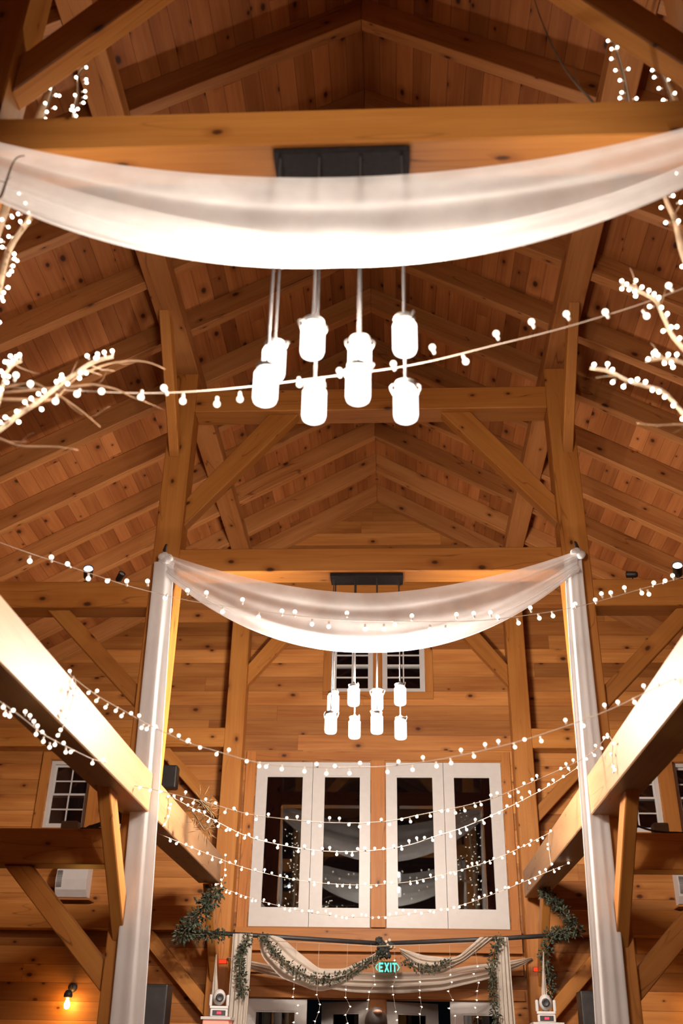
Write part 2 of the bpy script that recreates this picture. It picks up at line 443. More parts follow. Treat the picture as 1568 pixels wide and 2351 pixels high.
def door_leaf(n, x0, x1, z0, z1, gx0, gx1, gz0, gz1, handle=0, y0=None, hinge=None, ang=0.0):
    y0 = YB + 0.02 if y0 is None else y0; y1 = y0 + 0.05; e = .003
    bm = bmesh.new()
    x0 += e; x1 -= e
    bx(bm, x0, gx0, y0, y1, z0 + e, z1 - e); bx(bm, gx1, x1, y0, y1, z0 + e, z1 - e)
    bx(bm, gx0, gx1, y0, y1, z0 + e, gz0); bx(bm, gx0, gx1, y0, y1, gz1, z1 - e)
    # glazing bead round the glass
    b = .018
    bx(bm, gx0, gx0 + b, y0 + .008, y1 - .008, gz0, gz1); bx(bm, gx1 - b, gx1, y0 + .008, y1 - .008, gz0, gz1)
    bx(bm, gx0 + b, gx1 - b, y0 + .008, y1 - .008, gz0, gz0 + b); bx(bm, gx0 + b, gx1 - b, y0 + .008, y1 - .008, gz1 - b, gz1)
    o = tag(mesh_obj('door_%d' % n, bm, M['white']), kind='structure')
    bm = bmesh.new(); bx(bm, gx0 + b, gx1 - b, y0 + .022, y0 + .028, gz0 + b, gz1 - b)
    mesh_obj('pane', bm, M['glass'], o)
    if handle:
        hx = x0 + .06 if handle < 0 else x1 - .06
        bm = bmesh.new(); bx(bm, hx - .018, hx + .018, y0 - .008, y0, z0 + .92, z0 + 1.12, bev=.004); tube(bm, [(hx, y0 - .008, z0 + 1.0), (hx, y0 - .05, z0 + 1.0), (hx - handle * .11, y0 - .05, z0 + 1.0)], .009)
        mesh_obj('door_handle', bm, M['zinc'], o)
    if ang:
        h = V((hinge, y0, 0)); o.matrix_world = Matrix.Translation(h) @ Matrix.Rotation(ang, 4, 'Z') @ Matrix.Translation(-h)
    return o
GX = [(-1.478, -0.97), (-0.713, -0.213), (0.24, 0.742), (0.99, 1.49)]
for i, ((a, b), (c, d)) in enumerate(zip(UD, GX)): door_leaf(i + 1, a, b, 2.92, 4.97, c, d, 3.13, 4.79, 0)
door_leaf(5, -1.57, -0.84, 0.005, 2.12, -1.47, -0.97, 0.25, 1.99)
door_leaf(6, -0.86, -0.10, 0.01, 2.11, -0.70, -0.25, 0.25, 1.99, hinge=-0.10, ang=-math.radians(38))
door_leaf(7, 0.11, 0.87, 0.01, 2.11, 0.26, 0.71, 0.25, 1.99, hinge=0.11, ang=math.radians(34))
door_leaf(8, 0.86, 1.57, 0.005, 2.12, 1.0, 1.46, 0.25, 1.99)

# trim boards
tn = [0]
def trim(x0, x1, z0, z1, t=0.025, y=None):
    tn[0] += 1
    y = YB if y is None else y
    beam('trim_%d' % tn[0], x0, x1, y - t, y, z0, z1, M['trim'], kind='structure', bev=.003)
trim(-1.75, -1.62, 2.90, 5.10); trim(1.64, 1.75, 2.90, 5.10)
trim(-1.62, 1.64, 4.98, 5.10); trim(-0.08, 0.10, 2.92, 4.98, .04)
trim(-1.75, 1.75, 2.64, 2.90, .09); trim(-1.75, 1.75, 2.40, 2.60, .05); trim(-1.75, 1.75, 2.13, 2.24, .03)
trim(-0.09, 0.10, 0, 2.13, .03)
trim(-0.75, -0.65, 5.93, 6.86); trim(0.67, 0.77, 5.93, 6.86); trim(-0.055, 0.065, 5.93, 6.75); trim(-0.75, 0.77, 5.83, 5.93); trim(-0.65, 0.67, 6.75, 6.86)
for s, (A0, A1, B0, B1) in ((-1, (-4.40, -3.83, -3.62, -3.05)), (1, (3.05, 3.66, 3.86, 4.44))):
    trim(A0 - .12, A0 - .005, 3.99, 5.08); trim(A1 + .005, B0 - .005, 4.08, 4.98, .045); trim(B1 + .005, B1 + .12, 3.99, 5.08)
    trim(A0 - .005, B1 + .005, 3.99, 4.08); trim(A0 - .005, B1 + .005, 4.98, 5.08)

# ------------------------------------------------------------------ timber frame
PI0, PO = 1.78, 2.03          # inner and outer face of the nave posts
ORD = ['first', 'second', 'third', 'fourth', 'fifth', 'sixth', 'seventh', 'eighth', 'ninth', 'tenth', 'eleventh', 'twelfth', 'thirteenth', 'fourteenth', 'fifteenth', 'sixteenth', 'seventeenth', 'eighteenth', 'nineteenth', 'twentieth']
BENTS = [('rear', -1.5, 0.25), ('near', 3.40, 0.25), ('middle', 8.30, 0.25), ('gable', 12.95, 0.25)]
WHERE = dict(rear='behind the camera', near='at the nearest timber frame', middle='at the middle timber frame', gable='against the gable wall')
SIDE = {-1: 'left', 1: 'right'}
def brace_xz(name, s, x_post, z_low, x_beam, z_high, th, y0, dy, label, group, outward=False):
    """45 degree brace in the plane of a frame; (x_post,z_low)-(x_beam,z_high) is its lower edge"""
    sx = 1 if x_beam > x_post else -1
    f = [(x_post, y0, z_low), (x_beam, y0, z_high), (x_beam - sx * th, y0, z_high), (x_post, y0, z_low + th)]
    return prism(name, f, (0, dy, 0), (sx, 0, (z_high - z_low) / abs(x_beam - x_post)), M['timber'], label, 'brace', group)
def brace_yz(name, x0, dx, y_post, z_low, y_beam, z_high, th, label, group):
    sy = 1 if y_beam > y_post else -1
    f = [(x0, y_post, z_low), (x0, y_beam, z_high), (x0, y_beam - sy * th, z_high), (x0, y_post, z_low + th)]
    return prism(name, f, (dx, 0, 0), (0, sy, (z_high - z_low) / abs(y_beam - y_post)), M['timber'], label, 'brace', group)
PUR = 7.72                    # underside of the purlins
for nm, y, d in BENTS:
    wh = WHERE[nm]
    for s in (-1, 1):
        xs = sorted((s * PI0, s * PO)); sd = SIDE[s]
        beam('timber_post', xs[0], xs[1], y, y + d, 0, PUR, M['timber'], label=f'square pine post on the {sd} {wh}', cat='post', group='nave posts')
        xa = sorted((s * PO, s * HX))
        beam('aisle_tie_beam', xa[0], xa[1], y, y + d, 5.09, 5.35, M['timber'], label=f'upper {sd} side-aisle beam {wh}', cat='beam', group='side-aisle beams')
        beam('loft_beam', xa[0], xa[1], y, y + d, 2.84, 3.12, M['timber'], label=f'lower {sd} side-aisle beam {wh}', cat='beam', group='side-aisle beams')
        yb = y + 0.06
        brace_xz('knee_brace', s, s * PI0, 5.96, s * .72, 7.24, .30, yb, .13, f'diagonal brace up to the collar beam on the {sd} {wh}', 'knee braces')
        brace_xz('knee_brace', s, s * PO, 4.15, s * 2.97, 5.09, .21, yb, .13, f'diagonal brace under the upper {sd} side-aisle beam {wh}', 'knee braces')
        brace_xz('knee_brace', s, s * PO, 1.90, s * 2.97, 2.84, .22, yb, .13, f'diagonal brace under the lower {sd} side-aisle beam {wh}', 'knee braces')
        xc = s * 1.935 - .05
        if nm in ('near', 'middle'):
            brace_yz('knee_brace', xc, .10, y, 6.70, y - 1.02, PUR, .22, f'short brace from post to purlin, {sd} side, {wh}', 'knee braces')
        if nm != 'rear':
            brace_yz('knee_brace', xc, .10, y, 2.27, y - .97, 3.24, .22, f'short brace from post to floor beam, {sd} side, {wh}', 'knee braces')
    if nm != 'gable':
        beam('tie_beam', -PI0, PI0, y, y + d, 5.44, 5.68, M['timber'], label=f'heavy cross beam {wh}', cat='beam', group='cross beams')
    beam('collar_beam', -PI0, PI0, y, y + d, 7.24, 7.50, M['timber'], label=f'high collar beam {wh}', cat='beam', group='cross beams')
bays = [(-4.2, -1.5, 'behind the camera'), (-1.25, 3.40, 'in the nearest bay'), (3.65, 8.30, 'in the middle bay lit bright by the lamps'), (8.55, 12.84, 'in the far bay next to the gable doors')]
for s in (-1, 1):
    xs = sorted((s * PI0, s * PO))
    for a, b, w in bays:
        if s < 0 and b > 12: b = 11.95
        beam('floor_beam', xs[0], xs[1], a, b, 3.235, 3.545, M['palebeam'], label=f'{SIDE[s]} lengthwise floor beam {w}', cat='beam', group='lengthwise floor beams')
    # purlin with its top cut to the roof slope
    xi, xo = s * PI0, s * PO
    f = [(xi, YF, PUR), (xo, YF, PUR), (xo, YF, soffit(xo) - .004), (xi, YF, soffit(xi) - .004)]
    prism('purlin', f, (0, YB - YF, 0), (0, 1, 0), M['rafter'], f'{SIDE[s]} purlin carrying the rafters above the posts', 'purlin', 'purlins')
NR = 20
for s in (-1, 1):
    for k in range(NR):
        y0 = 13.11 - 0.883 * k
        if y0 < YF: break
        xe = s * (HX - .002)
        f = [(s * .001, y0, RZ), (xe, y0, RZ - SL * abs(xe)), (xe, y0, RZ - SL * abs(xe) + RT), (s * .001, y0, RZ + RT)]
        prism('rafter', f, (0, .105, 0), (s, 0, -SL), M['rafter'], f'{SIDE[s]} slope rafter, {ORD[k]} counted from the gable wall', 'rafter', 'roof rafters', bev=.005, turned=True)

# ------------------------------------------------------------------ mason jar chandeliers
def jar_bm():
    bm = bmesh.new()
    lathe(bm, [(0, -.082), (.040, -.082), (.048, -.076), (.0525, -.060), (.0525, .045), (.053, .062), (.043, .075), (.040, .080), (0, .080)], 24)
    return bm
JM = {}
def chandelier(y, label, lampmat):
    top = 5.438
    r = empty('jar_chandelier', (-0.02, y, 5.40)); tag(r, label, 'chandelier', 'mason jar chandeliers')
    bm = bmesh.new(); bx(bm, -.335, .335, -.1, .1, 0, .036, bev=.006)
    mesh_obj('canopy', bm, M['canopy'], r)
    lay = [(-.293, 1, 4.245), (-.302, 0, 4.02), (-.108, 0, 4.265), (-.103, 1, 4.015), (.095, 1, 4.265), (.094, 0, 4.02), (.296, 0, 4.272), (.298, 1, 4.01)]
    for i, (x, row, z) in enumerate(lay):
        yy = -.065 + .13 * row; z -= 5.40
        bm = bmesh.new(); tube(bm, [(x, yy, .0), (x, yy, z + .125)], .006, 8)
        mesh_obj('cord', bm, M['cord'], r)
        if 'jar' not in JM:
            j = mesh_obj('jar', jar_bm(), M['jar'], r); JM['jar'] = j.data
            bm = bmesh.new()
            lathe(bm, [(0, .0805), (.044, .0805), (.046, .084), (.046, .100), (.043, .104), (.014, .106), (.012, .125), (.0, .127)], 20)
            l = mesh_obj('lid', bm, M['zinc'], j); JM['lid'] = l.data
            bm = bmesh.new(); lathe(bm, [(0, -.010), (.016, -.006), (.025, .008), (.027, .022), (.024, .036), (.014, .052), (.013, .077), (0, .078)], 16)
            fb = mesh_obj('bulb', bm, M[lampmat], j); JM[lampmat] = fb.data
            bm = bmesh.new(); lathe(bm, [(.046, .097), (.049, .099), (.049, .103), (.046, .105)], 20)
            for sg in (-1, 1): tube(bm, [(sg * .0525, 0, .05), (sg * .064, 0, .075), (sg * .066, .01, .100), (sg * .056, .012, .112), (sg * .047, .012, .102)], .004, 6)
            bb = mesh_obj('wire_bail', bm, M['zinc'], j); JM['bail'] = bb.data
        else:
            j = bpy.data.objects.new('jar', JM['jar']); COL.objects.link(j); j.parent = r
            l = bpy.data.objects.new('lid', JM['lid']); COL.objects.link(l); l.parent = j
            if lampmat not in JM: JM[lampmat] = JM['filament_near'].copy(); JM[lampmat].materials[0] = M[lampmat]
            fb = bpy.data.objects.new('bulb', JM[lampmat]); COL.objects.link(fb); fb.parent = j
            bb = bpy.data.objects.new('wire_bail', JM['bail']); COL.objects.link(bb); bb.parent = j
        j.location = (x, yy, z); j.rotation_euler = (0, 0, random.uniform(-1.2, 1.2))
    return r
chandelier(3.525, 'nearest eight-jar pendant lamp hanging in front, jars large and blown out white', 'filament_near')
chandelier(8.425, 'far eight-jar pendant lamp hanging below the middle cross beam before the gable windows', 'filament_far')

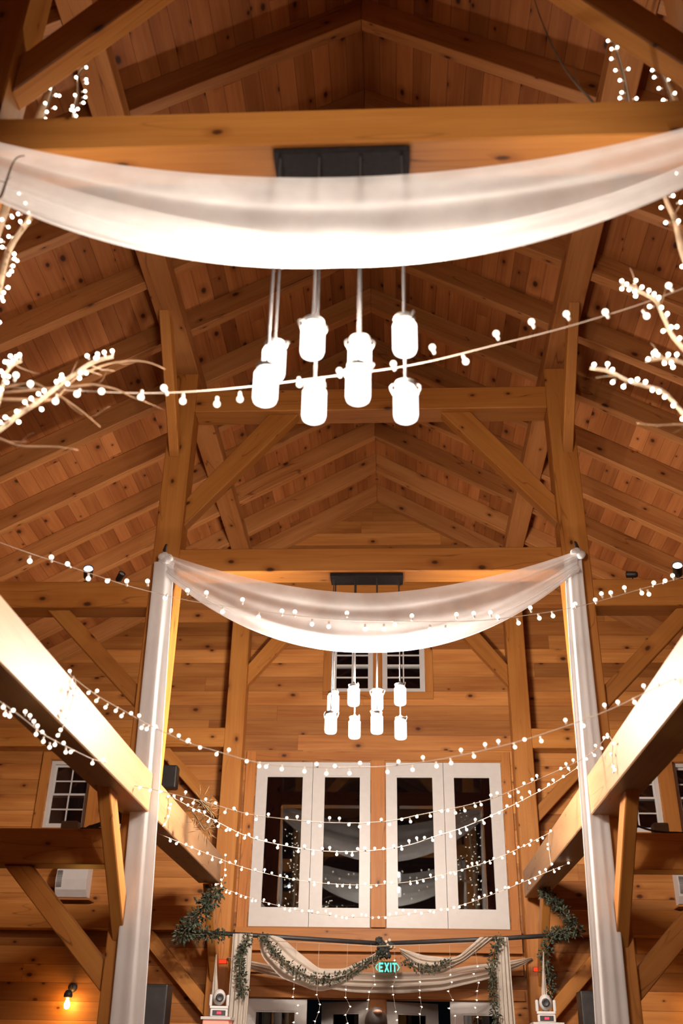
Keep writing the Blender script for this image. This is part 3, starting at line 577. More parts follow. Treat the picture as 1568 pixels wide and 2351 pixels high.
# ------------------------------------------------------------------ string lights
DATA = {"S1":[[[-1.86,3.95,4.411],[-1.725,3.95,4.398],[-1.392,3.95,4.371],[-1.049,3.95,4.346],[-0.883,3.95,4.344],[-0.654,3.95,4.358],[-0.393,3.95,4.385],[-0.087,3.95,4.432],[0.157,3.95,4.461],[0.396,3.95,4.507],[0.738,3.95,4.61],[1.04,3.95,4.694],[1.44,3.95,4.835],[1.695,3.95,4.945],[1.865,3.95,5.031]],[[-1.657,3.95,4.468],[-1.572,3.95,4.373],[-1.431,3.95,4.306],[-1.324,3.95,4.348],[-1.208,3.95,4.35],[-1.009,3.95,4.322],[-0.886,3.95,4.346],[-0.799,3.95,4.296],[-0.63,3.95,4.276],[-0.519,3.95,4.303],[-0.232,3.95,4.387],[-0.038,3.95,4.465],[0.227,3.95,4.502],[0.421,3.95,4.6],[0.582,3.95,4.509],[0.74,3.95,4.679],[0.92,3.95,4.75],[1.097,3.95,4.796],[1.291,3.95,4.804],[1.492,3.95,4.774],[1.627,3.95,4.968]]],"S2":[[[-2.4,5.6,4.414],[-2.305,5.6,4.373],[-2.186,5.799,4.399],[-2.066,5.983,4.422],[-1.903,6.212,4.446],[-1.712,6.457,4.464],[-1.561,6.641,4.493],[-1.328,6.83,4.504],[-1.073,6.911,4.496],[-0.808,6.993,4.49],[-0.536,7.077,4.485],[-0.235,7.168,4.483],[0.147,7.216,4.492],[0.507,7.237,4.496],[0.836,7.257,4.507],[1.045,7.269,4.53],[1.327,7.285,4.579],[1.521,7.297,4.612],[1.756,7.239,4.643],[2.082,7.125,4.703],[2.427,7.0,4.757],[2.57,7.0,4.803]],[[-2.172,5.805,4.341],[-2.089,5.954,4.443],[-1.997,6.079,4.418],[-1.899,6.208,4.4],[-1.798,6.348,4.449],[-1.704,6.472,4.503],[-1.591,6.616,4.568],[-1.476,6.737,4.487],[-1.335,6.83,4.588],[-1.197,6.874,4.589],[-1.069,6.911,4.447],[-0.931,6.957,4.567],[-0.805,6.993,4.437],[-0.634,7.047,4.511],[-0.537,7.077,4.516],[-0.405,7.116,4.429],[-0.278,7.155,4.424],[-0.141,7.197,4.556],[0.002,7.208,4.424],[0.147,7.216,4.429],[0.232,7.221,4.468],[0.366,7.229,4.544],[0.505,7.237,4.431],[0.626,7.245,4.43],[0.715,7.25,4.563],[0.85,7.257,4.575],[0.981,7.265,4.585],[1.043,7.269,4.515],[1.196,7.278,4.5],[1.297,7.283,4.632],[1.362,7.288,4.545],[1.47,7.294,4.566],[1.626,7.283,4.617],[1.648,7.277,4.66],[1.796,7.226,4.673],[1.846,7.21,4.718],[1.913,7.186,4.715],[2.014,7.151,4.742],[2.13,7.106,4.674],[2.177,7.087,4.656],[2.215,7.078,4.74],[2.289,7.051,4.751],[2.359,7.027,4.785]]],"S3":[[[-1.8,5.851,3.571],[-1.713,5.875,3.509],[-1.607,5.905,3.439],[-1.463,5.948,3.378],[-1.347,5.981,3.314],[-1.194,6.027,3.254],[-1.04,6.073,3.194],[-0.924,6.108,3.178],[-0.771,6.153,3.139],[-0.649,6.19,3.117],[-0.513,6.2,3.1],[-0.261,6.2,3.09],[0.009,6.2,3.092],[0.165,6.169,3.09],[0.319,6.12,3.094],[0.385,6.099,3.098],[0.585,6.033,3.117],[0.831,5.951,3.151],[1.023,5.875,3.186],[1.214,5.755,3.221],[1.373,5.652,3.255],[1.511,5.56,3.29],[1.597,5.503,3.325],[1.817,5.35,3.394],[1.888,5.35,3.431]],[[-1.791,5.854,3.588],[-1.77,5.86,3.569],[-1.63,5.9,3.486],[-1.678,5.884,3.468],[-1.626,5.898,3.42],[-1.568,5.915,3.384],[-1.506,5.934,3.368],[-1.469,5.944,3.338],[-1.406,5.965,3.353],[-1.365,5.977,3.332],[-1.344,5.981,3.275],[-1.313,5.991,3.27],[-1.257,6.008,3.258],[-1.17,6.035,3.274],[-1.122,6.048,3.213],[-1.07,6.064,3.196],[-1.045,6.072,3.22],[-0.999,6.086,3.201],[-0.883,6.12,3.164],[-0.816,6.141,3.184],[-0.701,6.174,3.123],[-0.627,6.196,3.096],[-0.572,6.2,3.094],[-0.485,6.2,3.079],[-0.342,6.2,3.066],[-0.261,6.2,3.075],[-0.205,6.2,3.053],[-0.141,6.2,3.073],[-0.061,6.2,3.055],[0.004,6.2,3.12],[0.175,6.166,3.056],[0.233,6.148,3.097],[0.329,6.117,3.058],[0.393,6.096,3.129],[0.474,6.069,3.068],[0.561,6.041,3.081],[0.622,6.021,3.155],[0.697,5.996,3.109],[0.765,5.974,3.177],[0.843,5.948,3.189],[0.936,5.915,3.144],[0.996,5.892,3.186],[1.083,5.836,3.159],[1.22,5.754,3.261],[1.309,5.692,3.208],[1.427,5.62,3.309],[1.494,5.574,3.312],[1.575,5.516,3.291],[1.629,5.485,3.378],[1.698,5.437,3.387],[1.77,5.385,3.39],[1.821,5.353,3.447]]],"S4":[[[-1.842,7.65,3.327],[-1.736,7.651,3.309],[-1.507,7.688,3.268],[-1.404,7.704,3.247],[-1.148,7.745,3.195],[-1.064,7.758,3.166],[-0.885,7.787,3.13],[-0.681,7.807,3.111],[-0.36,7.827,3.085],[-0.041,7.846,3.085],[0.215,7.842,3.105],[0.426,7.833,3.155],[0.681,7.822,3.198],[0.964,7.81,3.266],[1.198,7.8,3.36],[1.505,7.656,3.466],[1.685,7.568,3.533],[1.759,7.533,3.587],[1.832,7.5,3.68]],[[-1.726,7.653,3.313],[-1.654,7.664,3.283],[-1.57,7.677,3.265],[-1.39,7.707,3.283],[-1.326,7.716,3.201],[-1.232,7.732,3.22],[-1.152,7.744,3.202],[-1.082,7.755,3.142],[-1.003,7.768,3.136],[-0.929,7.78,3.127],[-0.844,7.793,3.099],[-0.752,7.803,3.14],[-0.604,7.812,3.112],[-0.53,7.816,3.126],[-0.434,7.822,3.09],[-0.353,7.827,3.062],[-0.281,7.831,3.122],[-0.206,7.836,3.12],[-0.125,7.841,3.066],[-0.051,7.845,3.06],[0.027,7.85,3.072],[0.119,7.846,3.092],[0.179,7.844,3.079],[0.269,7.84,3.126],[0.34,7.837,3.099],[0.394,7.834,3.134],[0.492,7.83,3.14],[0.562,7.827,3.161],[0.621,7.825,3.208],[0.685,7.822,3.163],[0.756,7.819,3.18],[0.837,7.816,3.214],[0.882,7.814,3.225],[0.959,7.81,3.297],[1.008,7.808,3.313],[1.103,7.804,3.288],[1.169,7.801,3.319],[1.215,7.796,3.375],[1.28,7.765,3.39],[1.313,7.75,3.433],[1.486,7.665,3.447],[1.526,7.647,3.499],[1.585,7.617,3.492],[1.657,7.582,3.526],[1.728,7.546,3.537],[1.782,7.521,3.584],[1.742,7.543,3.611],[1.813,7.508,3.635],[1.822,7.505,3.672]]],"S5":[[[-1.78,8.85,3.52],[-1.674,8.87,3.468],[-1.57,8.892,3.422],[-1.346,8.938,3.311],[-1.198,8.968,3.247],[-1.176,8.973,3.227],[-0.957,9.019,3.166],[-0.637,9.086,3.118],[-0.373,9.1,3.094],[-0.079,9.1,3.096],[0.214,9.047,3.118],[0.431,8.991,3.154],[0.525,8.967,3.199],[0.74,8.911,3.243],[1.054,8.83,3.355],[1.312,8.763,3.469],[1.568,8.696,3.59],[1.741,8.652,3.693],[1.864,8.62,3.772]],[[-1.723,8.86,3.487],[-1.673,8.87,3.46],[-1.61,8.883,3.422],[-1.542,8.898,3.417],[-1.493,8.908,3.394],[-1.453,8.916,3.385],[-1.419,8.922,3.309],[-1.376,8.931,3.315],[-1.331,8.94,3.272],[-1.259,8.955,3.241],[-1.225,8.963,3.243],[-1.164,8.975,3.205],[-1.099,8.989,3.184],[-1.057,8.998,3.179],[-1.0,9.01,3.177],[-0.918,9.027,3.144],[-0.854,9.04,3.132],[-0.81,9.05,3.115],[-0.731,9.066,3.119],[-0.63,9.088,3.092],[-0.572,9.1,3.112],[-0.5,9.1,3.076],[-0.416,9.1,3.08],[-0.354,9.1,3.128],[-0.291,9.1,3.071],[-0.208,9.1,3.076],[-0.155,9.1,3.068],[-0.095,9.1,3.085],[-0.034,9.1,3.097],[0.043,9.09,3.124],[0.117,9.071,3.116],[0.216,9.046,3.116],[0.28,9.03,3.109],[0.343,9.014,3.176],[0.41,8.997,3.197],[0.474,8.98,3.175],[0.548,8.961,3.172],[0.617,8.943,3.239],[0.703,8.921,3.199],[0.783,8.9,3.223],[0.839,8.886,3.249],[0.915,8.866,3.311],[0.988,8.847,3.297],[1.049,8.832,3.374],[1.117,8.814,3.4],[1.185,8.796,3.414],[1.277,8.772,3.43],[1.313,8.763,3.496],[1.382,8.746,3.542],[1.459,8.725,3.549],[1.541,8.703,3.56],[1.584,8.693,3.632],[1.671,8.67,3.639],[1.717,8.659,3.724],[1.807,8.635,3.724]]],"S6":[[[-1.895,8.95,3.221],[-1.765,9.241,3.205],[-1.689,9.489,3.2],[-1.473,10.111,3.188],[-1.397,10.218,3.168],[-1.191,10.309,3.121],[-0.951,10.413,3.085],[-0.708,10.517,3.055],[-0.463,10.622,3.049],[-0.129,10.761,3.057],[0.211,10.763,3.077],[0.483,10.723,3.102],[0.491,10.721,3.113],[0.829,10.67,3.181],[1.234,10.609,3.296],[1.365,10.539,3.342],[1.612,10.321,3.433],[1.742,10.203,3.484]],[[-1.852,8.952,3.26],[-1.789,9.151,3.184],[-1.746,9.306,3.207],[-1.701,9.455,3.217],[-1.662,9.57,3.191],[-1.621,9.688,3.168],[-1.572,9.834,3.174],[-1.535,9.934,3.156],[-1.479,10.089,3.16],[-1.41,10.212,3.179],[-1.354,10.238,3.194],[-1.294,10.263,3.121],[-1.159,10.322,3.116],[-1.076,10.359,3.137],[-1.004,10.39,3.096],[-0.932,10.421,3.083],[-0.86,10.452,3.06],[-0.79,10.482,3.07],[-0.647,10.544,3.069],[-0.593,10.566,3.03],[-0.46,10.623,3.067],[-0.377,10.658,3.052],[-0.305,10.688,3.035],[-0.24,10.715,3.03],[-0.17,10.744,3.035],[-0.086,10.779,3.073],[-0.025,10.799,3.047],[0.029,10.791,3.063],[0.114,10.778,3.097],[0.191,10.766,3.067],[0.377,10.738,3.073],[0.439,10.729,3.088],[0.503,10.72,3.113],[0.581,10.708,3.156],[0.637,10.699,3.116],[0.694,10.691,3.143],[0.767,10.68,3.19],[0.813,10.673,3.198],[0.903,10.659,3.19],[0.964,10.65,3.223],[1.003,10.644,3.263],[1.053,10.637,3.268],[1.143,10.623,3.264],[1.186,10.616,3.263],[1.233,10.609,3.299],[1.307,10.588,3.308],[1.365,10.539,3.347],[1.408,10.502,3.373],[1.458,10.459,3.395],[1.514,10.408,3.394],[1.551,10.374,3.396],[1.591,10.338,3.417],[1.625,10.31,3.449],[1.674,10.265,3.463],[1.742,10.203,3.484]]],"S7":[[[-1.684,11.5,3.122],[-1.332,11.48,3.011],[-0.961,11.457,2.919],[-0.596,11.434,2.853],[-0.219,11.411,2.825],[0.12,11.313,2.822],[0.469,11.127,2.845],[0.494,11.113,2.843],[0.881,10.899,2.885],[1.224,10.703,2.982],[1.481,10.554,3.066],[1.638,10.461,3.124],[1.916,10.3,3.211]],[[-1.629,11.497,3.078],[-1.582,11.494,3.073],[-1.522,11.491,3.066],[-1.464,11.487,3.047],[-1.396,11.483,3.037],[-1.336,11.48,2.989],[-1.283,11.476,3.015],[-1.205,11.472,3.002],[-1.142,11.468,2.952],[-1.045,11.462,2.924],[-0.96,11.457,2.941],[-0.918,11.454,2.892],[-0.856,11.451,2.882],[-0.785,11.446,2.869],[-0.714,11.442,2.873],[-0.674,11.439,2.856],[-0.609,11.435,2.851],[-0.525,11.43,2.89],[-0.483,11.427,2.862],[-0.42,11.423,2.834],[-0.344,11.419,2.829],[-0.287,11.415,2.826],[-0.224,11.411,2.823],[-0.14,11.406,2.855],[-0.094,11.403,2.847],[-0.022,11.387,2.822],[0.044,11.353,2.822],[0.108,11.319,2.823],[0.161,11.291,2.848],[0.23,11.255,2.856],[0.302,11.217,2.881],[0.367,11.181,2.829],[0.428,11.149,2.866],[0.499,11.11,2.841],[0.559,11.077,2.853],[0.63,11.038,2.852],[0.694,11.003,2.864],[0.756,10.968,2.875],[0.818,10.934,2.881],[0.881,10.899,2.888],[0.939,10.866,2.902],[1.006,10.828,2.922],[1.067,10.793,2.931],[1.123,10.762,2.964],[1.195,10.721,2.988],[1.255,10.685,2.988],[1.322,10.646,2.998],[1.364,10.622,3.026],[1.426,10.586,3.039],[1.483,10.552,3.064],[1.554,10.509,3.06],[1.598,10.485,3.123],[1.653,10.453,3.153],[1.709,10.42,3.174],[1.785,10.371,3.146],[1.828,10.347,3.198],[1.903,10.301,3.208]]],"L0":[[[-1.922,5.0,3.159],[-1.861,5.0,3.123],[-1.833,5.184,3.117],[-1.797,5.367,3.098],[-1.772,5.478,3.082],[-1.714,5.735,3.087],[-1.633,6.029,3.086],[-1.591,6.176,3.109]],[[-1.853,5.037,3.104],[-1.844,5.059,3.072],[-1.838,5.107,3.078],[-1.834,5.154,3.098],[-1.823,5.277,3.156],[-1.813,5.331,3.15],[-1.801,5.373,3.13],[-1.791,5.413,3.116],[-1.785,5.397,3.063],[-1.766,5.478,3.045],[-1.749,5.546,3.031],[-1.769,5.498,3.088],[-1.741,5.604,3.062],[-1.718,5.711,3.079],[-1.711,5.724,3.051],[-1.691,5.814,3.071],[-1.633,6.018,3.063],[-1.597,6.161,3.123]]],"DL1":[[[-1.755,5.783,3.542],[-1.755,5.876,3.51],[-1.755,5.841,3.428],[-1.755,5.795,3.324],[-1.755,5.749,3.232],[-1.755,5.703,3.158]],[[-1.755,5.886,3.491],[-1.755,5.84,3.43],[-1.755,5.783,3.32],[-1.755,5.755,3.274],[-1.755,5.729,3.184],[-1.755,5.67,3.136]]],"DL2":[[[-1.755,8.78,3.505],[-1.755,8.907,3.461],[-1.755,8.872,3.381],[-1.755,8.805,3.295],[-1.755,8.638,3.206]],[[-1.755,8.786,3.494],[-1.755,8.897,3.466],[-1.755,8.889,3.392],[-1.755,8.827,3.324],[-1.755,8.732,3.241]]],"DL3":[[[-1.688,11.62,3.477],[-1.677,11.62,3.328],[-1.683,11.62,3.263],[-1.711,11.62,3.192]],[[-1.737,11.62,3.41],[-1.687,11.62,3.471],[-1.677,11.62,3.328],[-1.678,11.62,3.273],[-1.709,11.62,3.209],[-1.77,11.62,3.174],[-1.705,11.62,3.16]]],"DR1":[[[1.755,7.139,3.587],[1.755,6.982,3.482],[1.755,7.081,3.42],[1.755,7.098,3.289]],[[1.755,7.138,3.589],[1.755,6.979,3.468],[1.755,7.102,3.426],[1.755,7.078,3.352],[1.755,7.096,3.291]]],"DR2":[[[1.755,10.293,3.501],[1.755,10.39,3.423],[1.755,10.395,3.296],[1.755,10.339,3.192]],[[1.755,10.527,3.445],[1.755,10.564,3.385],[1.755,10.334,3.199]]],"B_A1":[[[-1.636,3.8,4.016],[-1.607,3.8,4.046],[-1.576,3.8,4.066],[-1.537,3.8,4.133],[-1.458,3.8,4.18],[-1.425,3.8,4.224],[-1.376,3.8,4.279],[-1.331,3.8,4.328],[-1.289,3.8,4.363],[-1.248,3.8,4.405],[-1.205,3.8,4.433],[-1.125,3.8,4.453]],[[-1.586,3.78,4.063],[-1.573,3.78,4.102],[-1.516,3.78,4.07],[-1.522,3.78,4.146],[-1.487,3.78,4.157],[-1.454,3.78,4.168],[-1.419,3.78,4.14],[-1.449,3.78,4.229],[-1.43,3.78,4.231],[-1.375,3.78,4.274],[-1.349,3.78,4.287],[-1.318,3.78,4.285],[-1.354,3.78,4.336],[-1.265,3.78,4.317],[-1.265,3.78,4.349],[-1.237,3.78,4.347],[-1.247,3.78,4.449],[-1.197,3.78,4.45],[-1.185,3.78,4.423],[-1.166,3.78,4.469],[-1.128,3.78,4.476]]],"B_A2":[[[-1.647,3.8,4.138],[-1.641,3.8,4.228],[-1.638,3.8,4.341],[-1.626,3.8,4.405],[-1.572,3.8,4.437]],[[-1.625,3.78,4.455],[-1.645,3.78,4.421],[-1.629,3.78,4.419],[-1.603,3.78,4.411],[-1.584,3.78,4.416],[-1.562,3.78,4.423],[-1.615,3.78,4.384],[-1.629,3.78,4.344],[-1.612,3.78,4.333],[-1.614,3.78,4.299],[-1.655,3.78,4.365],[-1.637,3.78,4.277],[-1.634,3.78,4.252],[-1.631,3.78,4.227]]],"B_A3":[[[-1.781,3.8,4.783],[-1.773,3.8,4.941],[-1.778,3.8,5.039],[-1.771,3.8,5.137],[-1.761,3.8,5.221],[-1.736,3.8,5.263],[-1.707,3.8,5.356],[-1.685,3.8,5.417],[-1.728,3.8,5.614]],[[-1.837,3.78,5.541],[-1.846,3.78,5.425],[-1.686,3.78,5.401],[-1.727,3.78,5.477],[-1.716,3.78,5.593],[-1.684,3.78,5.337],[-1.718,3.78,5.315],[-1.775,3.78,5.239],[-1.812,3.78,5.21],[-1.796,3.78,5.165],[-1.723,3.78,5.116],[-1.717,3.78,5.082],[-1.706,3.78,5.035],[-1.716,3.78,4.998],[-1.727,3.78,4.976],[-1.693,3.78,4.891],[-1.732,3.78,4.857],[-1.737,3.78,4.826]]],"B_A4":[[[-1.566,3.8,6.104],[-1.582,3.8,6.215],[-1.576,3.8,6.346],[-1.604,3.8,6.541],[-1.554,3.8,6.607]],[[-1.552,3.78,6.565],[-1.583,3.78,6.498],[-1.537,3.78,6.459],[-1.53,3.78,6.43],[-1.529,3.78,6.357],[-1.52,3.78,6.306],[-1.524,3.78,6.259],[-1.575,3.78,6.291],[-1.55,3.78,6.208],[-1.578,3.78,6.226],[-1.573,3.78,6.196],[-1.552,3.78,6.151],[-1.578,3.78,6.163]]],"B_A5":[[[-1.746,3.8,6.111],[-1.745,3.8,6.222],[-1.733,3.8,6.353],[-1.729,3.8,6.449]],[[-1.733,3.78,6.375],[-1.694,3.78,6.33],[-1.664,3.78,6.325],[-1.682,3.78,6.223],[-1.729,3.78,6.234],[-1.726,3.78,6.191],[-1.723,3.78,6.132],[-1.674,3.78,6.121],[-1.846,3.78,6.128]]],"B_B1":[[[1.539,3.8,6.122],[1.541,3.8,6.167],[1.54,3.8,6.361],[1.531,3.8,6.494],[1.521,3.8,6.63],[1.501,3.8,6.79],[1.478,3.8,6.873],[1.459,3.8,6.998],[1.464,3.8,7.102]],[[1.507,3.78,6.966],[1.47,3.78,6.962],[1.474,3.78,6.919],[1.483,3.78,6.81],[1.434,3.78,6.789],[1.518,3.78,6.769],[1.515,3.78,6.711],[1.478,3.78,6.657],[1.49,3.78,6.585],[1.518,3.78,6.564],[1.479,3.78,6.5],[1.491,3.78,6.401],[1.565,3.78,6.409],[1.506,3.78,6.316],[1.504,3.78,6.215],[1.489,3.78,6.17],[1.579,3.78,6.163]]],"B_B2":[[[1.821,3.8,5.934],[1.789,3.8,6.04],[1.774,3.8,6.185],[1.758,3.8,6.332],[1.73,3.8,6.494]],[[1.694,3.78,6.392],[1.696,3.78,6.333],[1.767,3.78,6.294],[1.71,3.78,6.24],[1.792,3.78,6.197],[1.721,3.78,6.144],[1.753,3.78,6.124],[1.816,3.78,6.122],[1.776,3.78,6.079],[1.799,3.78,6.038]]],"B_B3":[[[1.702,3.8,4.906],[1.676,3.8,5.067],[1.669,3.8,5.278],[1.647,3.8,5.365],[1.632,3.8,5.46]],[[1.673,3.78,5.419],[1.704,3.78,5.373],[1.6,3.78,5.338],[1.598,3.78,5.234],[1.688,3.78,5.212],[1.648,3.78,4.939]]],"B_B4":[[[1.599,3.8,4.43],[1.575,3.8,4.476],[1.538,3.8,4.543],[1.532,3.8,4.611],[1.509,3.8,4.673],[1.509,3.8,4.748],[1.458,3.8,4.771],[1.401,3.8,4.828],[1.345,3.8,4.851]],[[1.334,3.78,4.837],[1.368,3.78,4.854],[1.413,3.78,4.855],[1.34,3.78,4.805],[1.374,3.78,4.799],[1.427,3.78,4.806],[1.4,3.78,4.786],[1.4,3.78,4.758],[1.467,3.78,4.777],[1.493,3.78,4.748],[1.506,3.78,4.721],[1.458,3.78,4.691],[1.522,3.78,4.676],[1.537,3.78,4.618],[1.502,3.78,4.541],[1.569,3.78,4.565],[1.531,3.78,4.534],[1.573,3.78,4.48]]],"B_B5":[[[1.638,3.8,4.306],[1.574,3.8,4.371],[1.487,3.8,4.392],[1.403,3.8,4.377]],[[1.449,3.78,4.42],[1.432,3.78,4.394],[1.471,3.78,4.385],[1.497,3.78,4.387],[1.482,3.78,4.352],[1.513,3.78,4.354],[1.518,3.78,4.329],[1.548,3.78,4.388],[1.404,3.78,4.365]]],"B_B6":[[[1.589,3.8,3.987],[1.532,3.8,4.084],[1.463,3.8,4.215],[1.385,3.8,4.235],[1.308,3.8,4.261],[1.234,3.8,4.326],[1.143,3.8,4.341]],[[1.158,3.78,4.336],[1.214,3.78,4.318],[1.231,3.78,4.318],[1.233,3.78,4.248],[1.279,3.78,4.222],[1.307,3.78,4.259],[1.344,3.78,4.237],[1.378,3.78,4.227],[1.407,3.78,4.201],[1.435,3.78,4.191],[1.457,3.78,4.162],[1.489,3.78,4.114],[1.519,3.78,4.041]]],"B_C1":[[[-1.432,3.95,4.313],[-1.363,3.95,4.446],[-1.206,3.95,4.532],[-1.073,3.95,4.551],[-0.981,3.95,4.535],[-0.91,3.95,4.492]],[]],"B_C2":[[[-1.739,3.95,4.116],[-1.668,3.95,4.089],[-1.573,3.95,4.043],[-1.389,3.95,4.041],[-1.278,3.95,4.021]],[]],"B_C3":[[[-1.561,3.95,4.423],[-1.388,3.95,4.319],[-1.276,3.95,4.231],[-1.189,3.95,4.152]],[]],"B_C4":[[[-1.256,3.95,4.404],[-1.141,3.95,4.375],[-1.046,3.95,4.32],[-0.977,3.95,4.292]],[]],"B_D1":[[[1.396,3.8,6.056],[1.347,3.8,6.166],[1.239,3.8,6.384],[1.166,3.8,6.628],[1.122,3.8,6.87],[1.093,3.8,7.08],[1.088,3.8,7.144]],[]],"B_D2":[[[1.647,3.95,4.11],[1.576,3.95,4.124],[1.454,3.95,4.119],[1.364,3.95,4.133]],[]],"B_D3":[[[-1.577,3.2,4.919],[-1.551,3.2,4.89],[-1.538,3.2,5.103],[-1.524,3.2,5.175],[-1.487,3.2,5.174]],[]],"B_D4":[[[-1.533,3.2,5.103],[-1.557,3.2,5.266],[-1.611,3.2,5.39]],[]],"curtain":[[[-0.893,12.0,2.252],[-0.893,12.0,2.161],[-0.899,12.0,2.08],[-0.841,12.0,1.998],[-0.847,12.0,1.921],[-0.881,12.0,1.833]],[[-0.641,12.0,2.105],[-0.602,12.0,2.01],[-0.613,12.0,1.937],[-0.652,12.0,1.847]],[[-0.324,12.0,2.161],[-0.325,12.0,2.082],[-0.273,12.0,1.995],[-0.324,12.0,1.914],[-0.3,12.0,1.833]],[[-0.016,12.0,2.297],[-0.008,12.0,2.214],[-0.07,12.0,2.14],[-0.077,12.0,2.063],[-0.093,12.0,1.975]],[[0.21,12.0,2.458],[0.225,12.0,2.292],[0.184,12.0,2.199],[0.191,12.0,2.117],[0.218,12.0,1.953],[0.23,12.0,1.873]],[[0.485,12.0,2.246],[0.478,12.0,2.164],[0.479,12.0,2.094],[0.498,12.0,2.002],[0.475,12.0,1.933]],[[0.816,12.0,2.321],[0.829,12.0,2.249],[0.788,12.0,2.16],[0.834,12.0,2.075],[0.791,12.0,1.993],[0.853,12.0,1.922]],[[1.116,12.0,2.41],[1.071,12.0,2.335],[1.121,12.0,2.248],[1.099,12.0,2.166],[1.091,12.0,2.077],[1.071,12.0,2.004],[1.092,12.0,1.913]]]}
D2 = {"g_up_l":[[-1.771,12.0,3.224],[-1.944,12.0,2.997],[-2.123,12.0,2.774],[-2.188,12.0,2.673]],"g_pipe_l":[[-2.24,12.15,2.734],[-2.094,12.15,2.709],[-1.903,12.15,2.711],[-1.73,12.15,2.696]],"g_drop_l":[[-1.414,12.05,2.707],[-1.497,12.05,2.534],[-1.506,12.05,2.381],[-1.482,12.05,2.213],[-1.459,12.05,2.09]],"g_swag_l":[[-1.329,12.05,2.708],[-1.214,12.05,2.658],[-1.093,12.05,2.488],[-0.957,12.05,2.371],[-0.714,12.05,2.274],[-0.493,12.05,2.252],[-0.292,12.05,2.313],[-0.109,12.05,2.416],[0.094,12.05,2.52]],"g_swag_r":[[0.296,12.05,2.455],[0.478,12.05,2.382],[0.624,12.05,2.367],[0.81,12.05,2.453]],"g_drop_r":[[1.383,12.05,2.732],[1.32,12.05,2.603],[1.269,12.05,2.351],[1.273,12.05,2.104],[1.291,12.05,1.848]],"g_pipe_r":[[1.893,12.15,2.748],[2.005,12.15,2.758],[2.118,12.15,2.777],[2.277,12.15,2.805]],"g_up_r":[[2.225,12.0,2.797],[2.128,12.0,2.934],[2.011,12.0,3.072],[1.893,12.0,3.212]],"g_hang_r":[[1.971,12.05,2.73],[1.877,12.05,2.593],[1.866,12.05,2.459],[1.9,12.05,2.326],[1.876,12.05,2.146]],"sl_t":[[-1.171,12.15,2.711],[-1.056,12.15,2.687],[-0.88,12.15,2.55],[-0.631,12.15,2.374],[-0.352,12.15,2.378],[-0.13,12.15,2.474],[0.084,12.15,2.597]],"sl_b":[[-1.331,12.15,2.692],[-1.292,12.15,2.494],[-1.056,12.15,2.276],[-0.643,12.15,2.14],[-0.423,12.15,2.184],[-0.185,12.15,2.33],[0.103,12.15,2.554]],"sr_t":[[0.261,12.15,2.599],[0.539,12.15,2.526],[0.816,12.15,2.504],[0.918,12.15,2.522],[1.052,12.15,2.626],[1.168,12.15,2.722]],"sr_b":[[0.279,12.15,2.548],[0.462,12.15,2.364],[0.663,12.15,2.333],[0.746,12.15,2.351],[0.99,12.15,2.472],[1.331,12.15,2.716]],"bs_t":[[-1.788,12.93,2.543],[-1.485,12.93,2.501],[-1.183,12.93,2.451],[-0.744,12.93,2.412],[0.006,12.93,2.395],[0.791,12.93,2.423],[1.018,12.93,2.48],[1.372,12.93,2.521],[1.826,12.93,2.584]],"bs_b":[[-1.787,12.93,2.525],[-1.499,12.93,2.402],[-1.137,12.93,2.317],[-0.699,12.93,2.234],[-0.287,12.93,2.178],[0.298,12.93,2.177],[0.785,12.93,2.219],[0.716,12.93,2.209],[1.304,12.93,2.341],[1.621,12.93,2.443],[1.828,12.93,2.563]],"pl_t":[[-1.627,12.15,2.706],[-1.408,12.15,2.709]],"pl_b":[[-1.621,12.15,1.789],[-1.413,12.15,1.792]],"pr_t":[[1.335,12.15,2.716],[1.468,12.15,2.7]],"pr_b":[[1.338,12.15,1.835],[1.522,12.15,1.838]],"spikeL":[[-1.777,12.0,2.373],[-1.794,12.0,2.123],[-1.72,12.0,2.124]],"spikeR":[[1.837,12.0,2.446],[1.786,12.0,2.142],[1.846,12.0,2.143]],"redL":[[-1.85,12.9,2.494]],"redR":[[1.89,12.9,2.457]],"twig":[[-1.709,9.6,3.552],[-1.564,9.6,3.345],[-1.479,9.6,3.476],[-1.655,9.6,3.662],[-1.536,9.6,3.584]],"coil":[[-2.268,8.4,3.161]],"spk":[[-2.782,12.9,4.811],[-2.633,12.9,4.531]],"spkw":[[-2.805,13.0,4.836],[-2.655,13.0,4.554]],"beamtieL":[[-2.917,12.97,5.02],[-2.94,12.97,5.237]],"unitR":[[3.668,13.2,3.645],[3.655,13.2,3.197]]}
def bulb_bm(r, neck):
    bm = bmesh.new()
    lathe(bm, [(0, r), (r * .5, r * .87), (r * .87, r * .5), (r, 0), (r * .87, -r * .5), (r * .6, -r * .8), (r * .45, -r * .9)], 12, 0)
    lathe(bm, [(r * .45, -r * .9), (r * .5, -r), (r * .5, -r * neck), (0, -r * neck)], 10, 1)
    return bm
def bulbdata(name, r, neck, mat='bulb'):
    bm = bulb_bm(r, neck); me = bpy.data.meshes.new(name); bm.to_mesh(me); bm.free()
    me.materials.append(M[mat]); me.materials.append(M['socket'])
    return me
GLOBE = bulbdata('globe_bulb', .0165, 2.4); SMALL = bulbdata('globe_bulb', .0110, 2.5); MID = bulbdata('globe_bulb', .0125, 2.5); RICE = bulbdata('rice_bulb', .0085, 2.6, 'rice')
def nearest(path, p):
    best = None
    for a, b in zip(path, path[1:]):
        d = b - a; t = max(0, min(1, (p - a).dot(d) / max(1e-9, d.length_squared))); q = a + d * t
        if best is None or (q - p).length < (best - p).length: best = q
    return best
